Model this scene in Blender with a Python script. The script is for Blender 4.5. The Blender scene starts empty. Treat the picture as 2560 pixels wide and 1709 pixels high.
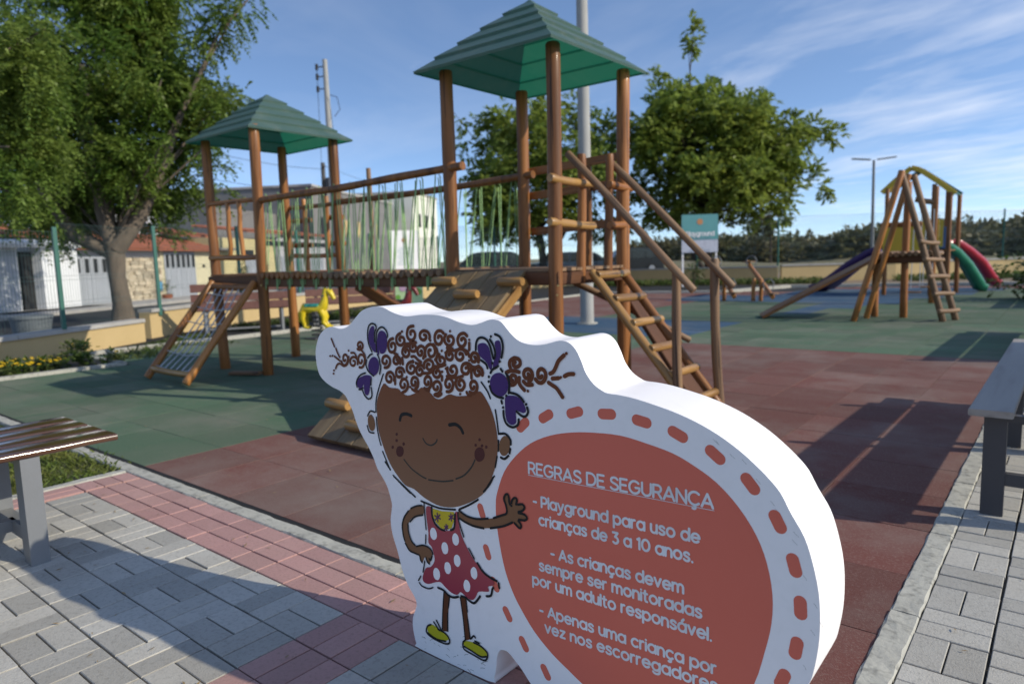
import bpy, bmesh, math, random
import numpy as np
from mathutils import Vector, Matrix, Quaternion
PI=math.pi; R=math.radians
rnd=random.Random(7)
scene=bpy.context.scene
col=scene.collection
# ------------------------------------------------------------------ camera
CAM_ROT=((0.77860743,0.62681892,-0.0294707),(0.05136646,-0.11047128,-0.99255105),(-0.62540544,0.77129381,-0.11821123))
cd=bpy.data.cameras.new('camera'); cam=bpy.data.objects.new('camera',cd); col.objects.link(cam)
cd.sensor_width=36; cd.lens=24.4; cd.clip_start=.05; cd.clip_end=3000
rr=[Vector(v) for v in CAM_ROT]
m=Matrix((rr[0],-rr[1],-rr[2])).transposed().to_4x4(); m.translation=(0,0,1.2)
cam.matrix_world=m
cd.dof.use_dof=True; cd.dof.focus_distance=1.85; cd.dof.aperture_fstop=3.2
scene.camera=cam
# ------------------------------------------------------------------ light
SUN=Vector((1.64,.53,1)).normalized()
sl=bpy.data.lights.new('sun','SUN'); sun=bpy.data.objects.new('sun',sl); col.objects.link(sun)
sl.energy=2.8; sl.angle=R(.53); sl.color=(1,.93,.77)
sun.rotation_euler=SUN.to_track_quat('Z','Y').to_euler(); sun.location=(20,8,15)
scene.view_settings.view_transform='Standard'; scene.view_settings.look='None'
scene.view_settings.exposure=.53; scene.view_settings.gamma=1; scene.view_settings.use_curve_mapping=False
w=bpy.data.worlds.new('World'); scene.world=w; w.use_nodes=True
nt=w.node_tree; N=nt.nodes; L=nt.links
bg=N['Background']; bg.inputs[1].default_value=.15
sky=N.new('ShaderNodeTexSky'); sky.sky_type='NISHITA'; sky.sun_disc=False
sky.sun_elevation=math.asin(SUN.z); sky.sun_rotation=math.atan2(SUN.x,SUN.y)
sky.air_density=1.0; sky.dust_density=.3; sky.ozone_density=3.0; sky.altitude=200
def wn(t,**k):
    n=N.new(t)
    for a,b in k.items(): setattr(n,a,b)
    return n
tc=wn('ShaderNodeTexCoord'); sep=wn('ShaderNodeSeparateXYZ'); L.new(tc.outputs['Generated'],sep.inputs[0])
def wm(op,a,b=None,clamp=False):
    n=wn('ShaderNodeMath',operation=op,use_clamp=clamp)
    for i,v in enumerate((a,b)):
        if v is None: continue
        if hasattr(v,'is_output'): L.new(v,n.inputs[i])
        else: n.inputs[i].default_value=v
    return n.outputs[0]
# the air is very clear: look the sky up a little higher above the horizon
zz=wm('ADD',wm('MULTIPLY',sep.outputs[2],1.95),.055)
cmb=wn('ShaderNodeCombineXYZ'); L.new(sep.outputs[0],cmb.inputs[0]); L.new(sep.outputs[1],cmb.inputs[1]); L.new(zz,cmb.inputs[2])
nrm=wn('ShaderNodeVectorMath',operation='NORMALIZE'); L.new(cmb.outputs[0],nrm.inputs[0]); L.new(nrm.outputs[0],sky.inputs[0])
# clouds laid out on a high flat layer
den=wm('MAXIMUM',wm('ADD',sep.outputs[2],.04),.03)
px=wm('DIVIDE',sep.outputs[0],den); py=wm('DIVIDE',sep.outputs[1],den)
c2=wn('ShaderNodeCombineXYZ'); L.new(wm('ADD',wm('MULTIPLY',px,.75),wm('MULTIPLY',py,.05)),c2.inputs[0]); L.new(wm('SUBTRACT',wm('MULTIPLY',py,1.15),wm('MULTIPLY',px,-.45)),c2.inputs[1])
def noise(sc,det,off,rough=.6,dist=.3):
    mp=wn('ShaderNodeMapping'); mp.inputs['Location'].default_value=off; L.new(c2.outputs[0],mp.inputs[0])
    n=wn('ShaderNodeTexNoise'); n.inputs['Scale'].default_value=sc; n.inputs['Detail'].default_value=det; n.inputs['Roughness'].default_value=rough; n.inputs['Distortion'].default_value=dist
    L.new(mp.outputs[0],n.inputs[0]); return n.outputs['Fac']
n1=noise(1.5,8,(3.1,1.7,.3),.55); n2=noise(.28,2,(8.3,2.2,4.),.5)
# more cloud towards the north (right of the view), little elsewhere
side=wm('DIVIDE',wm('ADD',sep.outputs[0],.62),.5,True)
cov=wm('ADD',wm('MULTIPLY',side,.25),wm('MULTIPLY',n2,.42))
cl=wm('MULTIPLY',wm('SUBTRACT',wm('ADD',n1,cov),.865),1.7,True)
thin=wm('MULTIPLY',wm('SUBTRACT',noise(.6,5,(1,9,2),.6,.8),.42),.9,True)
fac=wm('MULTIPLY',wm('MAXIMUM',cl,wm('MULTIPLY',thin,.5)),.8,True)
mx=wn('ShaderNodeMix',data_type='RGBA'); L.new(fac,mx.inputs[0]); L.new(sky.outputs[0],mx.inputs[6]); mx.inputs[7].default_value=(5.0,5.1,5.4,1)
tint=wn('ShaderNodeMix',data_type='RGBA',blend_type='MULTIPLY'); tint.inputs[0].default_value=1; L.new(sky.outputs[0],tint.inputs[6]); tint.inputs[7].default_value=(1.02,1.0,1.0,1)
L.new(tint.outputs[2],mx.inputs[6]); L.new(mx.outputs[2],bg.inputs[0])

# ------------------------------------------------------------------ materials
MATS={}
def mat(name,c,rough=.6,c2=None,nscale=8,namt=.5,bump=0,bscale=40,stretch=(1,1,1),coat=0,metal=0,rand=0,spec=.5,coord='Object',speck=None,detail=4,dust=None,crack=0):
    """principled material: two colours mixed by noise, fine bump, per-object brightness change"""
    if name in MATS: return MATS[name]
    m=bpy.data.materials.new(name); m.use_nodes=True; nt=m.node_tree; N=nt.nodes; L=nt.links; b=N['Principled BSDF']
    b.inputs['Roughness'].default_value=rough; b.inputs['Metallic'].default_value=metal; b.inputs['Coat Weight'].default_value=coat; b.inputs['Coat Roughness'].default_value=.12
    b.inputs['Specular IOR Level'].default_value=spec
    tcn=N.new('ShaderNodeTexCoord'); mp=N.new('ShaderNodeMapping'); mp.inputs['Scale'].default_value=stretch; 
    oi=N.new('ShaderNodeObjectInfo')
    if coord=='World':
        g=N.new('ShaderNodeNewGeometry'); L.new(g.outputs['Position'],mp.inputs[0])
    else:
        ad=N.new('ShaderNodeVectorMath'); ad.operation='ADD'; L.new(tcn.outputs['Object'],ad.inputs[0])
        mu=N.new('ShaderNodeMath'); mu.operation='MULTIPLY'; mu.inputs[1].default_value=37 if rand else 0; L.new(oi.outputs['Random'],mu.inputs[0]); L.new(mu.outputs[0],ad.inputs[1]); L.new(ad.outputs[0],mp.inputs[0])
    def nz(s,d=detail,r=.6):
        n=N.new('ShaderNodeTexNoise'); n.inputs['Scale'].default_value=s; n.inputs['Detail'].default_value=d; n.inputs['Roughness'].default_value=r; L.new(mp.outputs[0],n.inputs[0]); return n.outputs['Fac']
    out=None
    mix=N.new('ShaderNodeMix'); mix.data_type='RGBA'; mix.inputs[6].default_value=(*c,1); mix.inputs[7].default_value=(*(c2 or tuple(x*.7 for x in c)),1)
    mr=N.new('ShaderNodeMapRange'); mr.inputs[1].default_value=.5-.28/max(namt,.05)*.5; mr.inputs[2].default_value=.5+.28/max(namt,.05)*.5; mr.clamp=True
    mr.inputs[3].default_value=max(0,.5-namt); mr.inputs[4].default_value=min(1,.5+namt)
    L.new(nz(nscale),mr.inputs[0]); L.new(mr.outputs[0],mix.inputs[0]); out=mix.outputs[2]
    if speck:
        sc,amt,sz=speck
        mm=N.new('ShaderNodeMix'); mm.data_type='RGBA'; mm.inputs[7].default_value=(*sc,1)
        r2=N.new('ShaderNodeMapRange'); r2.inputs[1].default_value=.5; r2.inputs[2].default_value=.72; r2.inputs[4].default_value=amt; L.new(nz(sz,2,.7),r2.inputs[0]); L.new(r2.outputs[0],mm.inputs[0]); L.new(out,mm.inputs[6]); out=mm.outputs[2]
    if crack:
        mp6=N.new('ShaderNodeMapping'); mp6.inputs['Scale'].default_value=(1,1,.035); L.new(ad.outputs[0],mp6.inputs[0]); n6=N.new('ShaderNodeTexNoise'); n6.inputs['Scale'].default_value=42; n6.inputs['Detail'].default_value=2; L.new(mp6.outputs[0],n6.inputs[0])
        r6=N.new('ShaderNodeMapRange'); r6.inputs[1].default_value=.62; r6.inputs[2].default_value=.68; r6.inputs[4].default_value=crack; L.new(n6.outputs['Fac'],r6.inputs[0]); m6=N.new('ShaderNodeMix'); m6.data_type='RGBA'; m6.inputs[7].default_value=(.03,.014,.008,1); L.new(r6.outputs[0],m6.inputs[0]); L.new(out,m6.inputs[6]); out=m6.outputs[2]
    if dust:
        g2=N.new('ShaderNodeNewGeometry'); n5=N.new('ShaderNodeTexNoise'); n5.inputs['Scale'].default_value=.8; n5.inputs['Detail'].default_value=7; n5.inputs['Roughness'].default_value=.68; L.new(g2.outputs['Position'],n5.inputs[0])
        r5=N.new('ShaderNodeMapRange'); r5.inputs[1].default_value=.46; r5.inputs[2].default_value=.70; r5.inputs[4].default_value=dust[1]; L.new(n5.outputs['Fac'],r5.inputs[0])
        m5=N.new('ShaderNodeMix'); m5.data_type='RGBA'; m5.inputs[7].default_value=(*dust[0],1); L.new(r5.outputs[0],m5.inputs[0]); L.new(out,m5.inputs[6]); out=m5.outputs[2]
    if rand:
        h=N.new('ShaderNodeHueSaturation'); r3=N.new('ShaderNodeMapRange'); r3.inputs[3].default_value=1-rand; r3.inputs[4].default_value=1+rand; L.new(oi.outputs['Random'],r3.inputs[0]); L.new(r3.outputs[0],h.inputs['Value']); L.new(out,h.inputs['Color']); out=h.outputs[0]
    L.new(out,b.inputs['Base Color'])
    if bump:
        bp=N.new('ShaderNodeBump'); bp.inputs['Strength'].default_value=bump; bp.inputs['Distance'].default_value=.004; L.new(nz(bscale,3),bp.inputs['Height']); L.new(bp.outputs[0],b.inputs['Normal'])
    MATS[name]=m; return m
def leafmat(name,c,c2,trans=.35,nscale=1.2):
    m=bpy.data.materials.new(name); m.use_nodes=True; nt=m.node_tree; N=nt.nodes; L=nt.links; N.remove(N['Principled BSDF'])
    g=N.new('ShaderNodeNewGeometry'); 
    n=N.new('ShaderNodeTexNoise'); n.inputs['Scale'].default_value=nscale; n.inputs['Detail'].default_value=3; L.new(g.outputs['Position'],n.inputs[0])
    mr=N.new('ShaderNodeMapRange'); mr.inputs[1].default_value=.38; mr.inputs[2].default_value=.62; L.new(n.outputs['Fac'],mr.inputs[0])
    mx=N.new('ShaderNodeMix'); mx.data_type='RGBA'; mx.inputs[6].default_value=(*c,1); mx.inputs[7].default_value=(*c2,1); L.new(mr.outputs[0],mx.inputs[0])
    hs=N.new('ShaderNodeHueSaturation'); r3=N.new('ShaderNodeMapRange'); r3.inputs[3].default_value=.65; r3.inputs[4].default_value=1.35; L.new(g.outputs['Random Per Island'],r3.inputs[0]); L.new(r3.outputs[0],hs.inputs['Value']); L.new(mx.outputs[2],hs.inputs['Color'])
    d=N.new('ShaderNodeBsdfPrincipled'); d.inputs['Roughness'].default_value=.5; d.inputs['Specular IOR Level'].default_value=.35; L.new(hs.outputs[0],d.inputs['Base Color'])
    t=N.new('ShaderNodeBsdfTranslucent'); L.new(hs.outputs[0],t.inputs[0])
    ms=N.new('ShaderNodeMixShader'); ms.inputs[0].default_value=trans; L.new(d.outputs[0],ms.inputs[1]); L.new(t.outputs[0],ms.inputs[2]); L.new(ms.outputs[0],N['Material Output'].inputs[0])
    MATS[name]=m; return m
WOOD=mat('varnished_wood',(.40,.165,.048),.5,(.15,.055,.017),18,.5,.7,34,(1,1,.07),coat=.06,spec=.3,rand=.2,speck=((.05,.018,.008),.7,7),crack=.8)
BEAM=mat('shaded_beam_wood',(.15,.062,.026),.6,(.07,.03,.014),16,.5,.5,30,(1,1,.08),spec=.25,rand=.15)  # varnished wood with the shade of the unlit beam faces in its colour
WOODY=mat('yellow_varnished_wood',(.46,.26,.085),.35,(.24,.12,.04),16,.5,.6,34,(1,1,.08),coat=.1,spec=.35,rand=.18,speck=((.09,.035,.012),.6,8),crack=.7)
WOODO=mat('orange_varnished_wood',(.50,.22,.06),.35,(.25,.09,.025),16,.5,.6,34,(1,1,.08),coat=.1,spec=.35,rand=.18,speck=((.09,.035,.012),.6,8),crack=.7)
PLANKM=mat('worn_plank',(.22,.15,.072),.5,(.11,.068,.03),12,.5,.6,24,(1,1,.06),coat=.1,rand=.15)
WOODW=mat('weathered_wood',(.30,.18,.09),.65,(.14,.075,.04),16,.5,.7,30,(1,1,.07),rand=.15,speck=((.07,.035,.02),.6,8),crack=.8)
BROWN=mat('dark_brown_bench_wood',(.13,.062,.032),.16,(.07,.03,.015),10,.5,.25,16,(1,.06,1),coat=.9,rand=.15)
BROWNE=mat('bench_back_wood',(.19,.085,.065),.6,(.12,.05,.04),10,.5,.2,20,(1,1,1))
GREYM=mat('grey_painted_steel',(.20,.205,.215),.42,(.17,.175,.18),6,.4,.1,90)
DGREYM=mat('dark_grey_painted_steel',(.068,.064,.066),.6,(.052,.049,.052),6,.4,.1,60)
ROOFG=mat('green_fibreglass',(.085,.145,.125),.45,(.07,.12,.105),3,.5,.25,30,speck=((.16,.19,.16),.5,4))
WHITEP=mat('white_board',(.93,.885,.875),.5,(.90,.86,.85),3,.3,.08,9,speck=((.66,.64,.60),.12,26))
ROPE=mat('green_rope',(.36,.52,.22),.7,(.20,.38,.15),30,.5,.4,200)
CHAIN=mat('galvanised_chain',(.55,.56,.6),.4,(.35,.36,.4),60,.5,.3,200,metal=.3)
CONC=mat('kerb_concrete',(.50,.48,.41),.9,(.36,.345,.30),7,.5,.6,60,coord='World',speck=((.09,.085,.075),.6,22))
PAVE=mat('grey_paver',(.47,.445,.395),.85,(.39,.37,.33),3,.5,.5,160,rand=.18,speck=((.2,.19,.17),.45,70),dust=((.33,.29,.23),.5))
PAVEP=mat('pink_paver',(.47,.27,.245),.85,(.40,.22,.20),3,.5,.35,160,rand=.09,speck=((.2,.12,.1),.4,90),dust=((.36,.25,.20),.45))
JOINT=mat('joint_sand',(.10,.088,.07),.95,(.035,.032,.028),6,.5,coord='World')
MG=mat('green_rubber',(.066,.138,.080),.85,(.125,.15,.105),.9,.5,.6,320,rand=.12,speck=((.20,.21,.16),.5,110),spec=.12,dust=((.21,.205,.165),.7))
MR=mat('red_rubber',(.165,.058,.048),.9,(.170,.098,.083),.9,.5,.6,260,rand=.13,speck=((.27,.19,.16),.5,110),spec=.12,dust=((.245,.195,.17),.75))
MB_=mat('blue_rubber',(.040,.090,.160),.85,(.07,.12,.18),.9,.5,.6,320,rand=.10,speck=((.2,.2,.22),.3,150),spec=.12,dust=((.20,.20,.20),.4))
MATK=mat('black_rubber',(.012,.012,.013),.9)
SOIL=mat('dry_soil',(.25,.175,.115),.95,(.16,.12,.075),1.1,.5,.6,30,coord='World',speck=((.30,.25,.18),.5,20))
FIELD=mat('dry_field',(.24,.18,.10),.95,(.12,.13,.05),.35,.5,coord='World')
STREET=mat('cobbled_street',(.26,.215,.175),.95,(.19,.155,.125),1.4,.5,.6,12,coord='World')
YWALL=mat('yellow_wall_paint',(.56,.41,.20),.85,(.50,.36,.17),2.5,.5,.25,18,coord='World')
COPE=mat('coping_concrete',(.46,.44,.41),.85,(.33,.31,.29),4,.5,.3,40,coord='World')
FENCE=mat('green_fence_steel',(.03,.14,.105),.5,(.025,.11,.085),8,.4)
WIRE=mat('fence_wire',(.055,.10,.095),.5)
def add_translucent(m,amt,c):
    nt=m.node_tree; N=nt.nodes; L=nt.links; t=N.new('ShaderNodeBsdfTranslucent'); t.inputs[0].default_value=(*c,1); x=N.new('ShaderNodeMixShader'); x.inputs[0].default_value=amt
    L.new(N['Principled BSDF'].outputs[0],x.inputs[1]); L.new(t.outputs[0],x.inputs[2]); L.new(x.outputs[0],N['Material Output'].inputs[0])
add_translucent(ROOFG,.22,(.03,.42,.24))
# ------------------------------------------------------------------ mesh helpers
class MB:
    def __init__(s): s.v=[]; s.f=[]; s.sm=[]
    def add(s,vs,fs,smooth=False):
        o=len(s.v); s.v+= [tuple(p) for p in vs]; s.f+=[tuple(i+o for i in f) for f in fs]; s.sm+=[smooth]*len(fs); return s
    def box(s,c,d,rot=None,ch=0):
        x,y,z=(q/2 for q in d); P=[Vector((a*x,b*y,e*z)) for e in (-1,1) for b in (-1,1) for a in (-1,1)]
        if rot: P=[rot@p for p in P]
        c=Vector(c); return s.add([p+c for p in P],[(0,2,3,1),(4,5,7,6),(0,1,5,4),(2,6,7,3),(0,4,6,2),(1,3,7,5)])
    def tube(s,pts,rad,n=8,caps=True,smooth=True):
        pts=[Vector(p) for p in pts]; k=len(pts)
        if not hasattr(rad,'__len__'): rad=[rad]*k
        ref=None; vs=[]
        for i,p in enumerate(pts):
            t=(pts[min(i+1,k-1)]-pts[max(i-1,0)]); t=t.normalized() if t.length>1e-9 else Vector((0,0,1))
            if ref is None: ref=Vector((0,0,1)) if abs(t.z)<.9 else Vector((1,0,0))
            u=(ref-t*ref.dot(t)).normalized(); v=t.cross(u); ref=u
            vs+=[p+(u*math.cos(2*PI*j/n)+v*math.sin(2*PI*j/n))*rad[i] for j in range(n)]
        fs=[(i*n+j,i*n+(j+1)%n,(i+1)*n+(j+1)%n,(i+1)*n+j) for i in range(k-1) for j in range(n)]
        s.add(vs,fs,smooth)
        if caps:
            s.add(vs[:n],[tuple(range(n))[::-1]]); s.add(vs[-n:],[tuple(range(n))])
        return s
    def prism(s,out,y0,y1,smooth=False):
        """outline in (x,z), extruded along y"""
        n=len(out); A=[(x,y0,z) for x,z in out]; B=[(x,y1,z) for x,z in out]
        s.add(A,[tuple(range(n))]); s.add(B,[tuple(range(n))[::-1]])
        s.add(A+B,[(i,(i+1)%n,n+(i+1)%n,n+i) for i in range(n)],smooth); return s
    def mesh(s,name):
        me=bpy.data.meshes.new(name); me.from_pydata(s.v,[],s.f)
        me.polygons.foreach_set('use_smooth',s.sm)
        bm=bmesh.new(); bm.from_mesh(me); big=[f for f in bm.faces if len(f.verts)>8]
        if big: bmesh.ops.triangulate(bm,faces=big,ngon_method='EAR_CLIP')
        bm.to_mesh(me); bm.free(); me.update(); return me
    def build(s,name,m,parent=None,local=False):
        me=s.mesh(name); me.materials.append(m); return link(name,me,parent,local)
def link(name,me,parent=None,local=False,mw=None):
    o=bpy.data.objects.new(name,me); col.objects.link(o)
    if parent:
        o.parent=parent
        if not local: o.matrix_parent_inverse=pinv(parent)
    if mw is not None: o.matrix_basis=mw
    return o
def wmat(o):
    return o.matrix_basis.copy() if not o.parent else wmat(o.parent)@o.matrix_parent_inverse@o.matrix_basis
def pinv(p): return wmat(p).inverted()
def tag(o,label=None,cat=None,group=None,kind=None):
    if label: o['label']=label
    if cat: o['category']=cat
    if group: o['group']=group
    if kind: o['kind']=kind
    return o
def root(name,loc,label,cat,group=None,rz=0):
    o=bpy.data.objects.new(name,None); col.objects.link(o); o.location=loc; o.rotation_euler=(0,0,rz); o.empty_display_size=.2
    return tag(o,label,cat,group)
def copy_tree(o,parent=None):
    c=o.copy(); col.objects.link(c); c.parent=parent
    for ch in [x for x in bpy.data.objects if x.parent==o]: copy_tree(ch,c)
    return c
def log(name,p0,p1,r,m,parent=None,n=10,wob=.006,taper=.93,seg=6,flat=False):
    """round timber from p0 to p1; the mesh runs along its own z so that the grain does too"""
    p0,p1=Vector(p0),Vector(p1); d=p1-p0; ln=d.length; a=rnd.random()*9
    pts=[(wob*math.sin(a+ (i/seg)*4.1),wob*math.cos(a*2+(i/seg)*3.3),ln*i/seg) for i in range(seg+1)]
    rad=[r*(1-(1-taper)*i/seg)*(1+.03*math.sin(a*3+i*1.7)) for i in range(seg+1)]
    e=min(.012,r*.25); pts=[pts[0]]+[(pts[0][0],pts[0][1],e)]+pts[1:-1]+[(pts[-1][0],pts[-1][1],ln-e),pts[-1]]
    rad=[rad[0]*.86,rad[0]]+rad[1:-1]+[rad[-1],rad[-1]*.86]
    b=MB(); b.tube(pts,rad,n); me=b.mesh(name); me.materials.append(m)
    M=d.to_track_quat('Z','Y').to_matrix().to_4x4()@Matrix.Rotation(a,4,'Z'); M.translation=p0
    return link(name,me,parent,False,M)
def plank(name,p0,p1,w,t,m,parent=None,up=(0,0,1)):
    """board along p0-p1, width w sideways, thickness t along up; grain along its z"""
    p0,p1=Vector(p0),Vector(p1); d=p1-p0; ln=d.length; z=d.normalized(); x=Vector(up).cross(z).normalized(); y=z.cross(x)
    b=MB(); hx,hy=w/2,t/2; c=min(t,w)*.16
    prof=[(-hx+c,-hy),(hx-c,-hy),(hx,-hy+c),(hx,hy-c),(hx-c,hy),(-hx+c,hy),(-hx,hy-c),(-hx,-hy+c)]
    v=[(q[0],q[1],0) for q in prof]+[(q[0],q[1],ln) for q in prof]
    b.add(v,[(i,(i+1)%8,8+(i+1)%8,8+i) for i in range(8)]+[tuple(range(8))[::-1],tuple(range(8,16))])
    me=b.mesh(name); me.materials.append(m); M=Matrix((x,y,z)).transposed().to_4x4(); M.translation=p0
    return link(name,me,parent,False,M)
def crspline(P,k=4,closed=True):
    n=len(P); out=[]
    for i in range(n if closed else n-1):
        g=lambda j:P[j%n] if closed else P[max(0,min(n-1,j))]
        p0,p1,p2,p3=g(i-1),g(i),g(i+1),g(i+2)
        for q in range(k):
            u=q/k; out.append(tuple(.5*(2*p1[a]+(p2[a]-p0[a])*u+(2*p0[a]-5*p1[a]+4*p2[a]-p3[a])*u*u+(3*p1[a]-p0[a]-3*p2[a]+p3[a])*u**3) for a in (0,1)))
    if not closed: out.append(tuple(P[-1][:2]))
    return out

# ------------------------------------------------------------------ ground
def sheet(name,poly,z,m,kind='structure'):
    b=MB(); b.add([(x,y,z) for x,y in poly],[tuple(range(len(poly)))]); return tag(b.build(name,m),kind=kind)
sheet('ground',[(-900,-300),(900,-300),(900,1500),(-900,1500)],-.09,FIELD)
sheet('planting_bed_soil',[(-13.2,-6),(-4.2,-6),(-4.2,1.66),(-4.6,1.69),(-9.44,1.69),(-9.44,3.75),(-11.2,3.75),(-11.2,9),(-12.4,20),(-6,24.5),(4,26),(4,40),(-22,40),(-17,17)],-.03,SOIL)
STD=Vector((-.5,.866,0)); STN=Vector((-.866,-.5,0)); P0=Vector((-25.6,7.5,0))
def st(s,t=0,z=0): return P0+STD*s+STN*t+Vector((0,0,z))
sheet('street',[tuple(st(a,b)[:2]) for a,b in ((-30,-11.5),(75,-13),(75,-2.2),(-30,-2.2))],-.05,STREET)
b=MB()
q=[st(-30,-2.2),st(75,-2.2),st(75,.4),st(-30,.4)]
b.add([(p.x,p.y,.06) for p in q]+[(p.x,p.y,-.09) for p in q],[(0,1,2,3),(0,4,5,1)]); tag(b.build('pavement',COPE),kind='structure')
# field beyond the fence, gently uneven
b=MB(); vs=[];nx,ny=40,24
for j in range(ny+1):
    for i in range(nx+1):
        x=-30+i*70/nx; y=34+(j/ny)**1.6*220; z=-.06+ .9*(j/ny)+ .25*math.sin(x*.3+j)*(j>0)
        vs.append((x-(y-34)*.35,y,z))
b.add(vs,[(j*(nx+1)+i,j*(nx+1)+i+1,(j+1)*(nx+1)+i+1,(j+1)*(nx+1)+i) for j in range(ny) for i in range(nx)],True); tag(b.build('dry_field',FIELD),kind='structure')
# ------------------------------------------------------------------ rubber mats
def matcol(x,y):
    if x<-4.32:
        if y<9.3: return 0
        if y<12: return 2 if x>-8.6 else 1
        if y<17: return 0 if x>-7.3 else 1
        return 2 if (y<19.3 and x>-8.2) or x>-6.5 and y<23 else 1
    if y<8.8: return 1
    if y<24 and y> 12.8+(x+4.4)*3.4: return 2
    return 0 if y<24 else 1
def tilemesh(lx,ly,h,name,m,c=.004):
    b=MB(); 
    def ring(z,i): return [(i,i,z),(lx-i,i,z),(lx-i,ly-i,z),(i,ly-i,z)]
    v=ring(-h,0)+ring(-c,0)+ring(0,c)
    b.add(v,[(0,1,5,4),(1,2,6,5),(2,3,7,6),(3,0,4,7),(4,5,9,8),(5,6,10,9),(6,7,11,10),(7,4,8,11),(8,9,10,11)])
    me=b.mesh(name); me.materials.append(m); return me
mat_root=root('rubber_floor',(-4,6,0),None,None); mat_root['kind']='structure'
TM=[tilemesh(.4965,.4965,.03,'rubber_tile',m,.0008) for m in (MG,MR,MB_)]
fr=[Vector(v) for v in CAM_ROT]
def pix(p):
    p=Vector(p)-Vector((0,0,1.2)); z=fr[2].dot(p); return (1280+1735*fr[0].dot(p)/z,854+1735*fr[1].dot(p)/z,z) if z>.1 else (9e9,9e9,z)
def seen(p,mg=60):
    a=pix(p); return -mg<a[0]<2560+mg and -mg<a[1]<1709+mg
tiles=[]
for i in range(50):
    for j in range(50):
        x=-.42-.5*(i+1); y=1.8+.5*j
        if x<-9.5 and y<3.7: continue
        if x<-11.2-(y-9)*.12*(y>9): continue
        if y>24+x*.3+1.5: continue
        if x<-6 and y>19.4+(x+12)*.35: continue
        tiles.append((x,y))
tiles.sort(key=lambda t:(not seen((t[0]+.25,t[1]+.25,0)),pix((t[0]+.25,t[1]+.25,0))[2]))
rest=[MB(),MB(),MB()]
for n,(x,y) in enumerate(tiles):
    k=matcol(x+.25,y+.25)
    if n<300:
        o=link('rubber_tile',TM[k],mat_root); o.matrix_basis=Matrix.Translation((x+.00175,y+.00175,-.002+rnd.uniform(-.001,.001)))@Matrix.Rotation(rnd.uniform(-.0018,.0018),4,'Z')
    else: rest[k].box((x+.25,y+.25,-.015+rnd.uniform(-.001,.001)),(.494,.494,.03))
for k,m in enumerate((MG,MR,MB_)): tag(rest[k].build('distant_rubber_tiles',m,mat_root),kind='stuff')
b=MB(); b.add([(x,y,-.028) for x,y in ((-.425,1.775),(-.425,26),(-25,26),(-25,1.775))],[(0,1,2,3)]); b.build('rubber_underlay',MATK,mat_root)
b=MB(); b.box((-5,1.785,-.018),(9.2,.028,.03)); b.box((-.432,9,-.018),(.02,14.4,.03)); b.build('rubber_edge_strip',MATK,mat_root)
# ------------------------------------------------------------------ kerbs
def kerb_stone(name,cx,cy,ln,alongx,parent,wd=.08,top=.012,seed=0):
    r=random.Random(seed); n=int(ln/.05); b=MB(); prof=[(-1,-.1),(-1,0),(-.86,1),(0,1),(.86,1),(1,0),(1,-.1)]; vs=[]
    for i in range(n+1):
        s=(i/n-.5)*(ln-.006)
        for a,(u,h) in enumerate(prof):
            j=r.uniform(-1,1)*(.002 if 0<a<6 else 0); uu=u*wd/2+j*1.3; z=(top if h==1 else (-.002 if h==0 else -.09))+ (j*.7 if h==1 else j)
            vs.append((cx+s,cy+uu,z) if alongx else (cx-uu,cy+s,z))
    k=7; b.add(vs,[(i*k+a,i*k+a+1,(i+1)*k+a+1,(i+1)*k+a) for i in range(n) for a in range(k-1)],False); b.add(vs[:k],[tuple(range(k))[::-1]]); b.add(vs[-k:],[tuple(range(k))])
    return b.build(name,CONC,parent)
kr=root('kerb',(-4,1.725,0),None,None); kr['kind']='structure'
x=-.42-.0
while x>-9.5: kerb_stone('kerb_stone',x-.39,1.725,.78,True,kr,.08,.003+rnd.uniform(0,.003),int(-x*50)); x-=.78
y=1.685
while y<11: kerb_stone('kerb_stone',-.378,y+.4,.8,False,kr,.086,.003+rnd.uniform(0,.003),int(y*50)); y+=.8
y=1.0
while y>-1: kerb_stone('kerb_stone',-4.41,y+.34,.68,False,kr,.07,.006,int(y*50)+900); y-=.68
def longkerb(pts,wd=.12,h=.05,name='garden_kerb'):
    b=MB()
    for (x0,y0),(x1,y1) in zip(pts,pts[1:]):
        d=Vector((x1-x0,y1-y0,0)); ang=math.atan2(d.y,d.x); b.box(((x0+x1)/2,(y0+y1)/2,-.03+h/2),(d.length+.02,wd,h+.05),Matrix.Rotation(ang,3,'Z'))
    return tag(b.build(name,CONC),kind='structure')
longkerb([(-9.5,1.7),(-9.48,3.72),(-11.25,3.76),(-11.25,9.0),(-12.3,19.2)],.1,.04)
longkerb([(-12.3,19.2),(-8.4,20.6),(-7.5,24.2),(-5,25.2),(1.5,27)],.25,.07)
# ------------------------------------------------------------------ pavers
pl=root('paving',(-2.5,1,0),None,None); pl['kind']='structure'
pr=root('paving',(0,4,0),None,None); pr['kind']='structure'
b=MB(); b.add([(x,y,-.014) for x,y in ((-4.40,-1.5),(-.334,-1.5),(-.334,1.70),(-4.40,1.70))],[(0,1,2,3)]); b.build('joint_bed',JOINT,pl)
b=MB(); b.add([(x,y,-.015) for x,y in ((-.334,-1.5),(2.5,-1.5),(2.5,16),(-.334,16))],[(0,1,2,3)]); b.build('joint_bed',JOINT,pr)
bricks=[]   # x,y,lx,ly,pink,side
GX=.1885; X0=-1.909
for r_ in range(3):
    for i in range(-9,13):
        x=X0-GX*(i+1)
        if -4.2<x<-.5: bricks.append((x,1.39+.0985*r_,GX,.0975,1,0))
for r_ in range(3): 
    for x in (-4.37,): bricks.append((x,1.39+.0985*r_,.18,.0975,1,0))
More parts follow.
